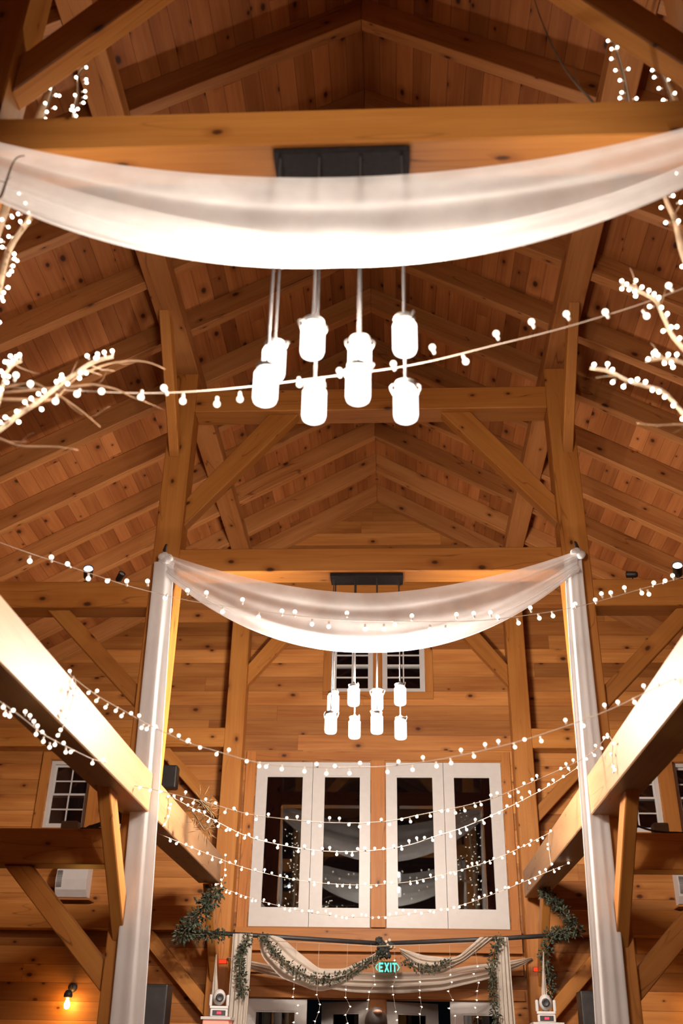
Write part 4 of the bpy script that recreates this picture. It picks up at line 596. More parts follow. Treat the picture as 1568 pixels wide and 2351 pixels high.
def light_string(name, key, label, cat, group, me, wr=.0026, maxoff=.07, part='bulb'):
    path, bl = DATA[key]
    path = smooth_path(path, max(12, len(path) * 4), 4)
    r = empty(name, path[0]); tag(r, label, cat, group)
    o = V(path[0])
    bm = bmesh.new(); tube(bm, [p - o for p in path], wr, 6); mesh_obj('wire', bm, M['wire'], r)
    for p in bl:
        p = V(p); q = nearest(path, p); d = p - q
        if d.length > maxoff: d = d.normalized() * maxoff; p = q + d
        if d.length < .02:
            p = q + V((random.uniform(-.3, .3), random.uniform(-1, -.2), random.uniform(-.6, .6))).normalized() * .028; d = p - q
        b = bpy.data.objects.new(part, me); COL.objects.link(b); b.parent = r
        b.location = p - o; b.rotation_mode = 'QUATERNION'; b.rotation_quaternion = V((0, 0, 1)).rotation_difference(d.normalized())
    return r
G = 'globe string lights across the nave'
light_string('string_lights', 'S1', 'nearest globe light string, crossing behind the large jars and rising to the right', 'string lights', G, GLOBE, maxoff=.10)
light_string('string_lights', 'S2', 'globe light string swagging across the far white swag below the middle cross beam', 'string lights', G, GLOBE, maxoff=.14)
light_string('string_lights', 'S3', 'globe light string crossing at the top edge of the upper glazed doors', 'string lights', G, SMALL, maxoff=.12)
light_string('string_lights', 'S4', 'globe light string crossing the upper third of the glazed doors', 'string lights', G, SMALL)
light_string('string_lights', 'S5', 'globe light string crossing the middle of the glazed doors', 'string lights', G, MID)
light_string('string_lights', 'S6', 'globe light string crossing the lower third of the glazed doors', 'string lights', G, MID)
light_string('string_lights', 'S7', 'lowest globe light string crossing the bottom rail of the glazed doors', 'string lights', G, MID)
light_string('string_lights', 'L0', 'globe light string running under the left floor beam towards the left window', 'string lights', G, SMALL)
G2 = 'short light strands hanging over the floor beams'
light_string('light_strand', 'DL1', 'short light strand hanging over the nearer stretch of the left floor beam', 'light strand', G2, SMALL)
light_string('light_strand', 'DL2', 'short light strand hanging over the left floor beam just right of the white tail', 'light strand', G2, SMALL)
light_string('light_strand', 'DL3', 'short light strand hanging at the far end of the left floor beam above the greenery', 'light strand', G2, MID)
light_string('light_strand', 'DR1', 'short light strand hanging over the right floor beam just right of the white tail', 'light strand', G2, SMALL)
light_string('light_strand', 'DR2', 'short light strand hanging over the far stretch of the right floor beam', 'light strand', G2, MID)

# curtain of droplet lights in front of the entrance
r = empty('curtain_lights', (0, 12.0, 2.62)); tag(r, 'curtain of tiny droplet lights hanging before the entrance doors', 'curtain lights')
bm = bmesh.new(); tube(bm, [(-1.2, 0, .02), (0, 0, -.02), (1.2, 0, .03)], .003, 5); mesh_obj('wire', bm, M['wire'], r)
for st in DATA['curtain']:
    x = sum(p[0] for p in st) / len(st)
    pts = [V((x, 0, 0))] + [V((p[0], 0, p[2] - 2.62)) for p in st] + [V((x, 0, -1.3))]
    bm = bmesh.new(); tube(bm, pts, .0015, 5); s_ = mesh_obj('strand', bm, M['wire'], r)
    for p in st + [(x, 0, st[-1][2] - .14 * k) for k in range(1, 3)]:
        b = bpy.data.objects.new('bulb', RICE); COL.objects.link(b); b.parent = s_; b.location = (p[0], 0, p[2] - 2.62); b.rotation_euler = (0, math.pi / 2 + random.uniform(-.5, .5), 0); b.scale = (.65, .65, .9)

# ------------------------------------------------------------------ birch branches with rice lights
def twig_side(bm, path, rr, n, ln, mi=0):
    for _ in range(n):
        i = random.randrange(1, len(path) - 1); d = (path[i + 1] - path[i - 1]).normalized()
        side = V((random.uniform(-1, 1), random.uniform(-1, 1), random.uniform(-1, 1))); side -= d * side.dot(d)
        q = [path[i]]; v = (d * .8 + side.normalized() * .7).normalized()
        for k in range(4):
            v = (v + V((random.uniform(-.25, .25), random.uniform(-.25, .25), random.uniform(-.25, .25)))).normalized(); q.append(q[-1] + v * ln / 4 * random.uniform(.7, 1.2))
        tube(bm, q, [rr * .45, rr * .4, rr * .32, rr * .25, rr * .15], 5, mi)
def birch(side, keys, label, trunk):
    r = empty('birch_tree', trunk[0]); tag(r, label, 'tree', 'lit birch trees'); o = V(trunk[0])
    p = smooth_path(trunk, 24, 3)
    bm = bmesh.new(); tube(bm, [q - o for q in p], [.055 - .035 * i / 23 for i in range(24)], 10); mesh_obj('trunk', bm, M['bark'], r)
    for k, rad, dark, tw in keys:
        pth = smooth_path(DATA['B_' + k][0], 18, 2)
        # carry the branch back to the trunk
        st = min(p, key=lambda q: (q - pth[0]).length)
        if tw != 'free': pth = [st, st.lerp(pth[0], .5) + V((0, -.02, -.02))] + pth
        bm = bmesh.new(); nn = len(pth); tube(bm, [q - o for q in pth], [rad * (1 - .7 * i / (nn - 1)) for i in range(nn)], 7)
        twig_side(bm, [q - o for q in pth[2:]], rad * .5, 2, .13)
        mesh_obj('branch', bm, M[('bark', 'darkbark', 'bare')[dark]], r)
birch(-1, [('A1', .014, 0, 1), ('A2', .012, 0, 1), ('A3', .026, 0, 1), ('A4', .012, 1, 1), ('A5', .011, 1, 1), ('C1', .009, 2, 1), ('C2', .009, 2, 1), ('C3', .008, 2, 1), ('C4', .007, 2, 1), ('D3', .008, 1, 1)],
      'bare birch tree at the left picture edge, branches reaching in beside the front drape',
      [(-1.98, 3.92, 0), (-2.0, 3.92, 2.0), (-1.98, 3.90, 3.6), (-1.95, 3.90, 4.5), (-1.92, 3.90, 5.4), (-1.80, 3.9, 6.6)])
birch(1, [('B1', .013, 1, 1), ('B2', .013, 1, 1), ('B3', .03, 0, 1), ('B4', .013, 0, 1), ('B5', .01, 0, 1), ('B6', .011, 0, 1), ('D1', .009, 1, 1), ('D2', .008, 2, 1)],
      'bare birch tree at the right picture edge, branches reaching in beside the front drape',
      [(1.98, 3.90, 0), (2.0, 3.90, 2.0), (1.98, 3.88, 3.7), (1.95, 3.88, 4.7), (1.92, 3.88, 5.4), (1.80, 3.9, 6.6)])
RL = [('A1', 'rice lights wound on the long birch branch at left, pointing at the jar lamp'), ('A2', 'small cluster of rice lights at the left picture edge above the long lit branch'),
      ('A3', 'rice lights on the upright birch branch below the left end of the front drape'), ('A4', 'rice lights on the right-hand twig above the left end of the nearest cross beam'),
      ('A5', 'rice lights on the left-hand twig above the left end of the nearest cross beam'), ('B1', 'rice lights on the long dark branch rising to the top right corner'),
      ('B2', 'rice lights on the short dark branch above the right end of the front drape'), ('B3', 'rice lights on the thick pale branch below the right end of the front drape'),
      ('B4', 'rice lights on the curling birch branch at right, uppermost below the drape'), ('B5', 'short tuft of rice lights at the right picture edge between two lit branches'),
      ('B6', 'rice lights on the lowest birch branch at right, level with the collar beam')]
for k, lab in RL:
    DATA['R_' + k] = [[(p[0], p[1] - .012, p[2]) for p in DATA['B_' + k][0]], DATA['B_' + k][1]]
    light_string('fairy_lights', 'R_' + k, lab, 'fairy lights', 'rice lights on the birch branches', RICE, wr=.0028, maxoff=.06)

for sg, sd in ((-1, 'left'), (1, 'right')):
    wrap = [V((sg * 1.98 + .10 * math.cos(k * .55), 3.89 + .10 * math.sin(k * .55), 3.9 + k * .0098)) for k in range(240)]
    DATA['R_trunk' + sd] = [wrap[::4], [wrap[int(k * 239 / 94)] + V((random.uniform(-.13, .10) * sg, random.uniform(-.04, .12), random.uniform(-.05, .05))) for k in range(95)]]
    light_string('fairy_lights', 'R_trunk' + sd, f'rice lights wound up the {sd} birch trunk, seen mirrored in the glazed doors', 'fairy lights', 'rice lights on the birch branches', RICE, wr=.0028, maxoff=.16)

# ------------------------------------------------------------------ draped fabric
def grid_mesh(rows, thick=False):
    bm = bmesh.new(); vv = [[bm.verts.new(p) for p in r] for r in rows]
    for a, b in zip(vv, vv[1:]):
        for i in range(len(a) - 1):
            f = bm.faces.new((a[i], a[i + 1], b[i + 1], b[i])); f.smooth = True
    return bm
def lerp(a, b, t): return a + (b - a) * t
def swag(o, xl, xr, y0, ztop, zbot, bulge, gather_l, gather_r, seed):
    """hammock of sheer cloth between two posts; cross-section is a U with soft folds"""
    rnd = random.Random(seed); NU, NV = 84, 64
    rows = []
    ph = [rnd.uniform(0, 6.28) for _ in range(6)]
    for i in range(NU + 1):
        u = i / NU; x = lerp(xl, xr, u); e = 1 - abs(2 * u - 1)      # e: 0 at the ends, 1 mid
        zt, zb = ztop(x), zbot(x)
        row = []
        for j in range(NV + 1):
            v = j / NV
            if v < .60:                                              # front sheet, down to the belly
                t = v / .60; z = lerp(zt, zb, t ** .9); y = -bulge * math.sin(t * math.pi * .5) * (.35 + .65 * e)
                fold = .032 * math.sin(t * 9.0 + ph[0] + u * 1.4) + .020 * math.sin(t * 21 + ph[1] - u * 2.2)
            else:                                                    # rear sheet, up again
                t = (v - .60) / .40; z = lerp(zb, lerp(zt, zb, .48 + .13 * math.sin(u * 3.0 + ph[4])), t); y = -bulge * math.cos(t * math.pi * .5) * (.35 + .65 * e) + .16 * t * e
                fold = .030 * math.sin(t * 8 + ph[2] + u * 2.0) + .012 * math.sin(t * 17 + ph[3])
            wgt = min(1, t * 4) if v < .60 else 1
            g = .55 + .45 * (1 - e)
            y += fold * wgt * g
            z += .012 * math.sin(t * 13 + ph[5] + u * 3) * wgt * e
            row.append(V((x, y0 + y, z)) - o)
        rows.append(row)
    return grid_mesh(rows)
def tail(o, top_l, top_r, bot_l, bot_r, y0, z0, z1, folds, amp, seed, depth=.05):
    """gathered length of cloth hanging down; closed pleated tube"""
    rnd = random.Random(seed); NZ, NF = 40, 96; rows = []
    ph = rnd.uniform(0, 6.28)
    for i in range(NZ + 1):
        t = i / NZ; z = lerp(z0, z1, t); a, b = lerp(top_l, bot_l, t ** .8), lerp(top_r, bot_r, t ** .8)
        sway = .012 * math.sin(t * 5 + ph); a += sway; b += sway
        row = []; am = amp * min(1, .25 + t * 3)
        for j in range(NF + 1):
            w = j / NF * 2
            if w <= 1: x = lerp(a, b, w); y = -depth * math.sin(w * math.pi) * .8 + am * math.sin(w * folds * 6.283 + ph + .5 * math.sin(t * 3))
            else: w2 = 2 - w; x = lerp(a, b, w2); y = depth * math.sin(w2 * math.pi) * .6 + am * .6 * math.sin(w2 * (folds - 1) * 6.283 + ph)
            if j in (0, NF): y = 0
            row.append(V((x, y0 + y, z)) - o)
        rows.append(row)
    return grid_mesh(rows)
o = V((0.0, 3.36, 5.4)); r = empty('draped_fabric', o); tag(r, 'large white chiffon swag hung across the nearest frame, filling the upper picture', 'drape', 'white chiffon drapes')
mesh_obj('swag', swag(o, -1.82, 1.82, 3.30, lambda x: 5.09 + .105 * x * x, lambda x: 4.42 + .205 * x * x, .10, 0, 0, 3), M['sheer'], r, smooth=True)
for s in (-1, 1):
    mesh_obj('tail', tail(o, s * 1.86 - .07, s * 1.86 + .07, s * 1.72 - .14, s * 1.72 + .14, 3.24, 5.45, .3, 4, .022, 11 + s), M['cloth'], r, smooth=True)
o = V((0.0, 8.22, 5.56)); r = empty('draped_fabric', o); tag(r, 'white chiffon swag with two long tails hung on the middle frame', 'drape', 'white chiffon drapes')
def zt_mid(x):
    t = min(1, abs(x) / 1.86); return 5.16 + .40 * (t ** 1.75)
def zb_mid(x):
    t = min(1, abs(x) / 1.86); return 4.56 + .78 * (t ** 2.1)
mesh_obj('swag', swag(o, -1.84, 1.88, 8.17, zt_mid, zb_mid, .10, 0, 0, 8), M['sheer'], r, smooth=True)
mesh_obj('tail', tail(o, -1.975, -1.79, -1.90, -1.62, 8.21, 5.50, .25, 2, .008, 5, .026), M['cloth'], r, smooth=True)
mesh_obj('tail', tail(o, 1.79, 1.945, 1.61, 1.885, 8.21, 5.52, .25, 3, .010, 6, .026), M['cloth'], r, smooth=True)
for s, zz in ((-1.88, 5.53), (1.90, 5.55)):
    bm = bmesh.new()
    for k in range(7):
        a = k / 7 * 6.283; sphere(bm, V((s + .035 * math.cos(a), 8.20 + .02 * math.sin(a * 2), zz + .03 * math.sin(a))) - o, .038, 10, 8, sc=(1, .8, .9))
    mesh_obj('knot', bm, M['cloth'], r, smooth=True)

def strip(top, bot, folds, amp, nu=60, nv=26, seed=0, back=.10):
    rnd = random.Random(seed); T_, B_ = smooth_path(top, nu, 5), smooth_path(bot, nu, 5); ph = rnd.uniform(0, 6)
    rows = []
    for i in range(nu):
        e = math.sin(math.pi * i / (nu - 1)) ** .5; row = []
        for j in range(nv + 1):
            t = j / nv; p = T_[i].lerp(B_[i], t)
            p = p + V((0, -back * math.sin(t * math.pi) * e * .6 + amp * math.sin(t * folds * 6.283 + ph + i * .02) * min(1, 3 * t, 1) , 0)); row.append(p)
        rows.append(row)
    return rows
def cloth_thing(name, label, top, bot, folds, amp, mat, seed, cat='drape', group='ivory voile over the entrance', back=.1):
    rows = strip(top, bot, folds, amp, seed=seed, back=back); o = rows[0][0].copy()
    bm = grid_mesh([[p - o for p in r_] for r_ in rows]); ob = mesh_obj(name, bm, mat, smooth=True); ob.location = o
    return tag(ob, label, cat, group)
cloth_thing('voile_swag', 'ivory voile swag with greenery, left half of the entrance arch', D2['sl_t'], D2['sl_b'], 3.2, .03, M['ivory'], 1)
cloth_thing('voile_swag', 'ivory voile swag with greenery, right half of the entrance arch', D2['sr_t'], D2['sr_b'], 3.2, .03, M['ivory'], 2)
cloth_thing('voile_swag', 'wide shallow ivory swag behind the exit sign, tips reaching both posts', D2['bs_t'], D2['bs_b'], 3.5, .028, M['ivory'], 3, back=.08)
def panel(label, x0, x1, x2, x3, y, z0, z1, seed):
    o = V(((x0 + x1) / 2, y, 0)); ob = mesh_obj('voile_curtain', tail(o, x0, x1, x2, x3, y, z0, z1, 4, .02, seed, .035), M['ivory'], smooth=True); ob.location = o
    tag(ob, label, 'drape', 'ivory voile over the entrance')
panel('ivory voile panel hanging down at the left end of the entrance arch', -1.63, -1.405, -1.62, -1.41, 12.12, 2.72, .02, 4)
panel('ivory voile panel hanging down at the right end of the entrance arch', 1.33, 1.475, 1.34, 1.57, 12.12, 2.72, .02, 9)
for k, sd in (('spikeL', 'left'), ('spikeR', 'right')):
    a, b, c = [V(p) for p in D2[k]]
    t = V((a.x, a.y, a.z + .12)); rows = strip([t, t.lerp(b, .5), b, b - V((0, 0, .2))], [t + V((.012, 0, 0)), t.lerp(c, .5), c, c - V((-.01, 0, .2))], 2, .008, 20, 12, 5, .03)
    bm = grid_mesh([[p - t for p in r_] for r_ in rows]); ob = mesh_obj('fabric_tip', bm, M['ivory'], smooth=True); ob.location = t
    tag(ob, f'narrow pointed ivory cloth tip hanging behind the {sd} moving-head light', 'cloth', 'ivory cloth tips')

# arch pipe with uprights
r = empty('arch_pipe', (0.08, 12.2, 0)); tag(r, 'black pipe frame over the entrance carrying voile and greenery', 'pipe frame')
bm = bmesh.new(); tube(bm, [(-2.33, 0, 2.75), (-1.6, 0, 2.72), (0, 0, 2.645)], .024, 10); tube(bm, [(0, 0, 2.645), (1.4, 0, 2.72), (2.2, 0, 2.775)], .024, 10); mesh_obj('crossbar', bm, M['black'], r)
for x in (-1.6, 1.35):
    bm = bmesh.new(); tube(bm, [(x, .03, 0.02), (x, .03, 2.70)], .024, 10); bx(bm, x - .12, x + .12, -.09, .15, 0, .012, bev=.003); mesh_obj('upright', bm, M['black'], r)

# ------------------------------------------------------------------ greenery
def garland(name, label, pts, rad, n, leaf=.03, cat='garland', mat='leaf', group='greenery on the entrance arch', stem=.006, slim=.28):
    p = smooth_path(pts, 40, 3); o = V(pts[0])
    bm = bmesh.new(); tube(bm, [q - o for q in p], stem, 6)
    r = mesh_obj(name, bm, M['stem']); r.location = o; tag(r, label, cat, group)
    bm = bmesh.new()
    for _ in range(n):
        i = random.random() * 38.99; q = p[int(i)].lerp(p[int(i) + 1], i % 1)
        v = V((random.gauss(0, 1), random.gauss(0, 1), random.gauss(0, 1))).normalized()
        d = (p[min(39, int(i) + 1)] - p[int(i)]).normalized()
        v = (v + d * .4).normalized(); L = leaf * random.uniform(.6, 1.4)
        b0 = q + v * rad * random.random() ** .7; w = v.cross(V((random.gauss(0, 1), random.gauss(0, 1), random.gauss(0, 1)))).normalized() * L * slim
        nrm = v.cross(w).normalized() * L * slim * .43
        a = [b0, b0 + v * L * .5 + w + nrm, b0 + v * L, b0 + v * L * .5 - w + nrm]; mid = b0 + v * L * .5 - nrm
        vs_ = [bm.verts.new(x - o) for x in a] + [bm.verts.new(mid - o)]
        for k in range(4): bm.faces.new((vs_[k], vs_[(k + 1) % 4], vs_[4]))
    mesh_obj('foliage', bm, M[mat], r)
    return r
garland('garland', 'bushy dark greenery climbing from the pipe to the left floor beam end', D2['g_up_l'], .11, 520, .05)
garland('garland', 'dark greenery wound on the left outer arm of the black pipe', D2['g_pipe_l'], .07, 260, .04)
garland('garland', 'grey-green garland hanging down the left voile panel', D2['g_drop_l'], .055, 420, .035)
garland('garland', 'grey-green garland following the left voile swag', D2['g_swag_l'], .05, 620, .035)
garland('garland', 'thin grey-green garland lying in the right voile swag', D2['g_swag_r'], .045, 240, .032)
garland('garland', 'dark garland hanging down the right voile panel', D2['g_drop_r'], .05, 420, .035)
garland('garland', 'dark greenery wound on the right outer arm of the black pipe', D2['g_pipe_r'], .075, 300, .04)
garland('garland', 'greenery rising from the right pipe end to the right floor beam', D2['g_up_r'], .07, 380, .045)
garland('garland', 'loose greenery hanging below the right outer arm of the pipe', D2['g_hang_r'], .07, 320, .04)
o = V((.10, 12.12, 2.60)); r = empty('rosette', o); tag(r, 'dark dried flower rosette at the middle of the black pipe', 'rosette')
for c, rr in (((-.06, -.02, .06), .05), ((-.02, -.04, -.03), .07), ((.05, -.03, .02), .05), ((-.05, -.02, -.07), .05), ((.03, -.04, -.08), .045)):
    bm = bmesh.new(); sphere(bm, V(c), rr * .72, 10, 8)
    for k in range(26):
        a, b = random.uniform(0, 6.28), random.uniform(-1, 1); q = V((math.sqrt(1 - b * b) * math.cos(a), math.sqrt(1 - b * b) * math.sin(a), b)) * rr * .75
        sphere(bm, V(c) + q, rr * .34, 6, 5)
    mesh_obj('flower_head', bm, M['flower'], r)
for k in range(9):
    bm = bmesh.new(); sphere(bm, V((random.uniform(.0, .12), -.06, random.uniform(-.08, .09))), random.uniform(.014, .024), 8, 6); mesh_obj('pale_bud', bm, M['palebud'], r)
ob = garland('twig_bundle', 'dry twiggy bundle stuck behind the left floor beam below the string lights', D2['twig'], .07, 160, .10, cat='twigs', mat='straw', group='dry decoration', slim=.05)

# ------------------------------------------------------------------ exit sign
r = empty('exit_sign', (.135, 12.75, 2.50)); tag(r, 'hanging exit sign with glowing green letters under the rosette', 'exit sign')
bm = bmesh.new(); bx(bm, -.09, .09, -.03, .42, .0, .05, bev=.006); mesh_obj('housing', bm, M['trim'], r)
bm = bmesh.new(); bx(bm, -.155, .155, -.004, .004, -.115, .0, bev=.002); mesh_obj('panel', bm, M['acrylic'], r)
def letters(s, h):
    """block strokes on a small grid, one mesh"""
    G_ = {'E': [(0, 0, .22, 1), (0, 0, .75, .2), (0, .4, .62, .2), (0, .8, .75, .2)], 'T': [(0, .8, .8, .2), (.29, 0, .22, 1)], 'I': [(0, 0, .22, 1)]}
    bm = bmesh.new(); x = 0
    for ch in s:
        if ch == 'X':
            for a, b in (((0, 0), (.62, 1)), ((.62, 0), (0, 1))):
                q = [(a[0], a[1]), (a[0] + .25, a[1]), (b[0] + .25, b[1]), (b[0], b[1])]
                vs_ = [bm.verts.new(((x + p[0]) * h, dy, p[1] * h)) for dy in (-.003, .003) for p in q]
                for f in ((0, 1, 2, 3), (7, 6, 5, 4), (0, 4, 5, 1), (1, 5, 6, 2), (2, 6, 7, 3), (3, 7, 4, 0)): bm.faces.new([vs_[k] for k in f])
            x += 1.0
        elif ch in '<>':
            sg = 1 if ch == '<' else -1; x0 = x if sg > 0 else x + .3
            for a, b in (((.3, .15), (0, .5)), ((.3, .85), (0, .5))):
                q = [(a[0], a[1]), (a[0] + .16, a[1]), (b[0] + .16, b[1]), (b[0], b[1])]
                q = [(x0 + sg * p[0], p[1]) for p in q]
                vs_ = [bm.verts.new((p[0] * h, dy, p[1] * h)) for dy in (-.003, .003) for p in q]
                for f in ((0, 1, 2, 3), (7, 6, 5, 4), (0, 4, 5, 1), (1, 5, 6, 2), (2, 6, 7, 3), (3, 7, 4, 0)): bm.faces.new([vs_[k] for k in f])
            x += .6
        else:
            for a, b, w, hh in G_[ch]: bx(bm, (x + a) * h, (x + a + w) * h, -.003, .003, b * h, (b + hh) * h)
            x += {'E': .92, 'T': .95, 'I': .36}[ch]
    bmesh.ops.recalc_face_normals(bm, faces=list(bm.faces))
    w = x * h
    bmesh.ops.translate(bm, verts=list(bm.verts), vec=(-w / 2, 0, 0))
    return bm
ob = mesh_obj('letters', letters('<EXIT>', .082), M['exitglow'], r); ob.location = (0.0, -.010, -.108); ob.scale = (.84, 1, 1.22)

# ------------------------------------------------------------------ moving-head lights on totems
def moving_head(x, y, sd, yaw):
    r = empty('moving_head_light', (x, y, 1.87), yaw); tag(r, f'white moving-head stage light on the {sd} totem by the entrance', 'stage light', 'white moving-head lights')
    bm = bmesh.new(); bx(bm, -.095, .095, -.08, .08, 0, .075, bev=.012); mesh_obj('base', bm, M['whiteplastic'], r)
    bm = bmesh.new(); bx(bm, -.07, .07, -.085, -.079, .012, .062); d = mesh_obj('display', bm, M['blackplastic'], r)
    bm = bmesh.new(); bx(bm, -.022, .022, -.089, -.085, .026, .048); mesh_obj('digits', bm, M['reddig'], d)
    bm = bmesh.new()
    bx(bm, -.10, .10, -.04, .04, .078, .105, bev=.008)
    for s in (-1, 1): bx(bm, *sorted((s * .075, s * .108)), -.04, .04, .10, .215, bev=.012)
    mesh_obj('yoke', bm, M['whiteplastic'], r)
    bm = bmesh.new(); sphere(bm, V((0, 0, .19)), .073, 18, 14, sc=(.95, 1.05, 1.1)); h = mesh_obj('head', bm, M['whiteplastic'], r)
    bm = bmesh.new(); t = bmesh.new(); lathe(t, [(0, 0), (.038, 0), (.042, .008), (.036, .016), (.026, .012), (0, .010)], 20); merge(bm, t, Matrix.Translation((0, -.072, .185)) @ Matrix.Rotation(math.radians(90), 4, 'X'))
    mesh_obj('lens', bm, M['blackplastic'], h)
    r = empty('light_totem', (x, y, 0)); tag(r, f'pink glowing totem under the {sd} moving-head light', 'totem', 'pink totems')
    bm = bmesh.new(); bx(bm, -.14, .14, -.14, .14, .02, 1.84, bev=.012); mesh_obj('cover', bm, M['pink'], r)
    bm = bmesh.new(); bx(bm, -.16, .16, -.16, .16, 1.84, 1.868, bev=.004); mesh_obj('top_plate', bm, M['whiteplastic'], r)
    bm = bmesh.new(); bx(bm, -.2, .2, -.2, .2, 0, .02, bev=.004); mesh_obj('foot_plate', bm, M['black'], r)
moving_head(-1.69, 11.9, 'left', .25); moving_head(1.81, 11.9, 'right', -.1)
for k, sd in (('redL', 'left'), ('redR', 'right')):
    p = V(D2[k][0]); r = empty('red_lamp', (p.x, 12.97, p.z)); tag(r, f'small red glowing lamp on the {sd} gable post', 'lamp', 'small red lamps')
    bm = bmesh.new(); bx(bm, -.06, .06, -.02, 0, -.03, .03, bev=.004); mesh_obj('housing', bm, M['blackplastic'], r)
    bm = bmesh.new(); bx(bm, -.052, .052, -.045, -.02, -.022, .022, bev=.008); mesh_obj('lens', bm, M['red'], r)

# ------------------------------------------------------------------ loudspeakers, wall units, lamps, small things on beams
def stand_speaker(x, y, sd, w):
    r = empty('stand_speaker', (x, y, 0)); tag(r, f'black loudspeaker on a pole beside the {sd} white tail, far aisle', 'loudspeaker', 'black pole loudspeakers')
    bm = bmesh.new(); bx(bm, -w / 2, w / 2, -.15, .15, 1.55, 2.2, bev=.015); mesh_obj('cabinet', bm, M['blackplastic'], r)
    bm = bmesh.new(); bx(bm, -w / 2 + .02, w / 2 - .02, -.158, -.15, 1.58, 2.17, bev=.003); mesh_obj('grille', bm, M['vent'] if False else M['black'], r)
    bm = bmesh.new(); tube(bm, [(0, 0, .05), (0, 0, 1.55)], .02, 10); mesh_obj('pole', bm, M['black'], r)
    for k in range(3):
        a = k * 2.094; bm = bmesh.new(); tube(bm, [(0, 0, .75), (.45 * math.cos(a), .45 * math.sin(a), .012)], .012, 8); mesh_obj('leg', bm, M['black'], r)
stand_speaker(-2.50, 12.4, 'left', .33); stand_speaker(2.41, 12.4, 'right', .33)
r = empty('wall_speaker', (-2.73, YB, 4.65)); tag(r, 'black speaker on the gable wall beside the left white tail', 'loudspeaker')
bm = bmesh.new(); bx(bm, -.13, .16, -.50, -.32, -.15, .14, bev=.02); c_ = mesh_obj('cabinet', bm, M['blackplastic'], r); pass
bm = bmesh.new(); tube(bm, [(0, 0, 0), (0, -.36, 0)], .02, 8); bx(bm, -.06, .06, -.012, 0, -.06, .06); mesh_obj('bracket', bm, M['black'], r)
def wall_unit(x, sd):
    r = empty('wall_heater', (x, YB, 3.2)); tag(r, f'white vented wall unit under the lower beam of the {sd} aisle', 'wall unit', 'white wall units')
    bm = bmesh.new()
    prof = [(0, 0), (-.12, .02), (-.19, .10), (-.215, .22), (-.19, .34), (-.12, .42), (0, .44)]
    a = [bm.verts.new((-.2, p, z)) for p, z in prof]; b = [bm.verts.new((.2, p, z)) for p, z in prof]
    bm.faces.new(a[::-1]); bm.faces.new(b)
    for i in range(len(prof)):
        j = (i + 1) % len(prof); f = bm.faces.new((a[i], a[j], b[j], b[i]))
    bmesh.ops.recalc_face_normals(bm, faces=list(bm.faces)); mesh_obj('body', bm, M['whiteplastic'], r)
    bm = bmesh.new()
    for k in range(16): bx(bm, -.185, -.12, -.213 + abs(k - 7.5) * .0007 - .008, -.2, .13 + .0125 * k, .136 + .0125 * k)
    mesh_obj('vent', bm, M['vent'], r)
    bm = bmesh.new(); bx(bm, -.24, .27, -.26, 0, -.03, -.005, bev=.004); mesh_obj('shelf', bm, M['trim'], r)
wall_unit(-3.84, 'left'); wall_unit(3.87, 'right')
def wall_lamp(x, sd):
    r = empty('wall_lamp', (x, YB, 2.20)); tag(r, f'wall lamp with a bare glowing filament bulb in the {sd} aisle', 'wall lamp', 'filament bulb wall lamps')
    bm = bmesh.new(); t = bmesh.new(); lathe(t, [(0, 0), (.055, 0), (.055, .012), (.02, .03), (0, .03)], 20); merge(bm, t, Matrix.Rotation(math.radians(90), 4, 'X'))
    tube(bm, [(0, -.02, 0), (0, -.09, .02), (0, -.14, .0), (0, -.15, -.05)], .009, 8); mesh_obj('arm', bm, M['black'], r)
    bm = bmesh.new(); lathe(bm, [(0, -.03), (.03, -.035), (.05, -.07), (.052, -.105), (.036, -.12), (0, -.12)], 18, 0, (0, -.15, 0)); mesh_obj('socket', bm, M['black'], r)
    bm = bmesh.new(); lathe(bm, [(.014, -.12), (.018, -.14), (.032, -.18), (.034, -.205), (.024, -.23), (0, -.24)], 16, 0, (0, -.15, 0)); mesh_obj('bulb', bm, M['edison'], r)
wall_lamp(-3.70, 'left'); wall_lamp(3.98, 'right')
def clamp_spot(x, y, z, label, on, aim):
    r = empty('spotlight', (x, y, z)); tag(r, label, 'spotlight', 'clamp spotlights on the upper aisle beams')
    if not on: r.scale = (.7, .7, .7)
    bm = bmesh.new(); bx(bm, -.025, .025, -.03, .03, 0, .05, bev=.005); tube(bm, [(0, 0, .05), (0, 0, .10)], .008, 8)
    mesh_obj('clamp', bm, M['black'], r)
    h = bmesh.new(); lathe(h, [(0, -.07), (.03, -.07), (.042, -.05), (.045, .06), (.048, .07), (.044, .07), (.040, .05), (0, .05)], 18)
    mw = Matrix.Translation((0, 0, .14)) @ V((0, 0, 1)).rotation_difference(V(aim).normalized()).to_matrix().to_4x4()
    bm = bmesh.new(); merge(bm, h, mw); hd = mesh_obj('can', bm, M['black'], r)
    h = bmesh.new(); lathe(h, [(0, .066), (.03, .064), (.040, .055), (0, .052)], 16); bm = bmesh.new(); merge(bm, h, mw); mesh_obj('lens', bm, M['led' if on else 'offlens'], hd)
clamp_spot(-2.66, 8.42, 5.35, 'lit bluish-white spotlight on the left upper aisle beam', True, (.25, -1, .35))
clamp_spot(-2.35, 8.42, 5.35, 'unlit spotlight on the left upper aisle beam, next to the white tail', False, (.5, -.6, .5))
clamp_spot(2.84, 8.42, 5.35, 'lit bluish-white spotlight on the right upper aisle beam at the picture edge', True, (-.25, -1, .35))
clamp_spot(2.42, 8.42, 5.35, 'unlit grey spotlight on the right upper aisle beam', False, (-.7, .4, .2))
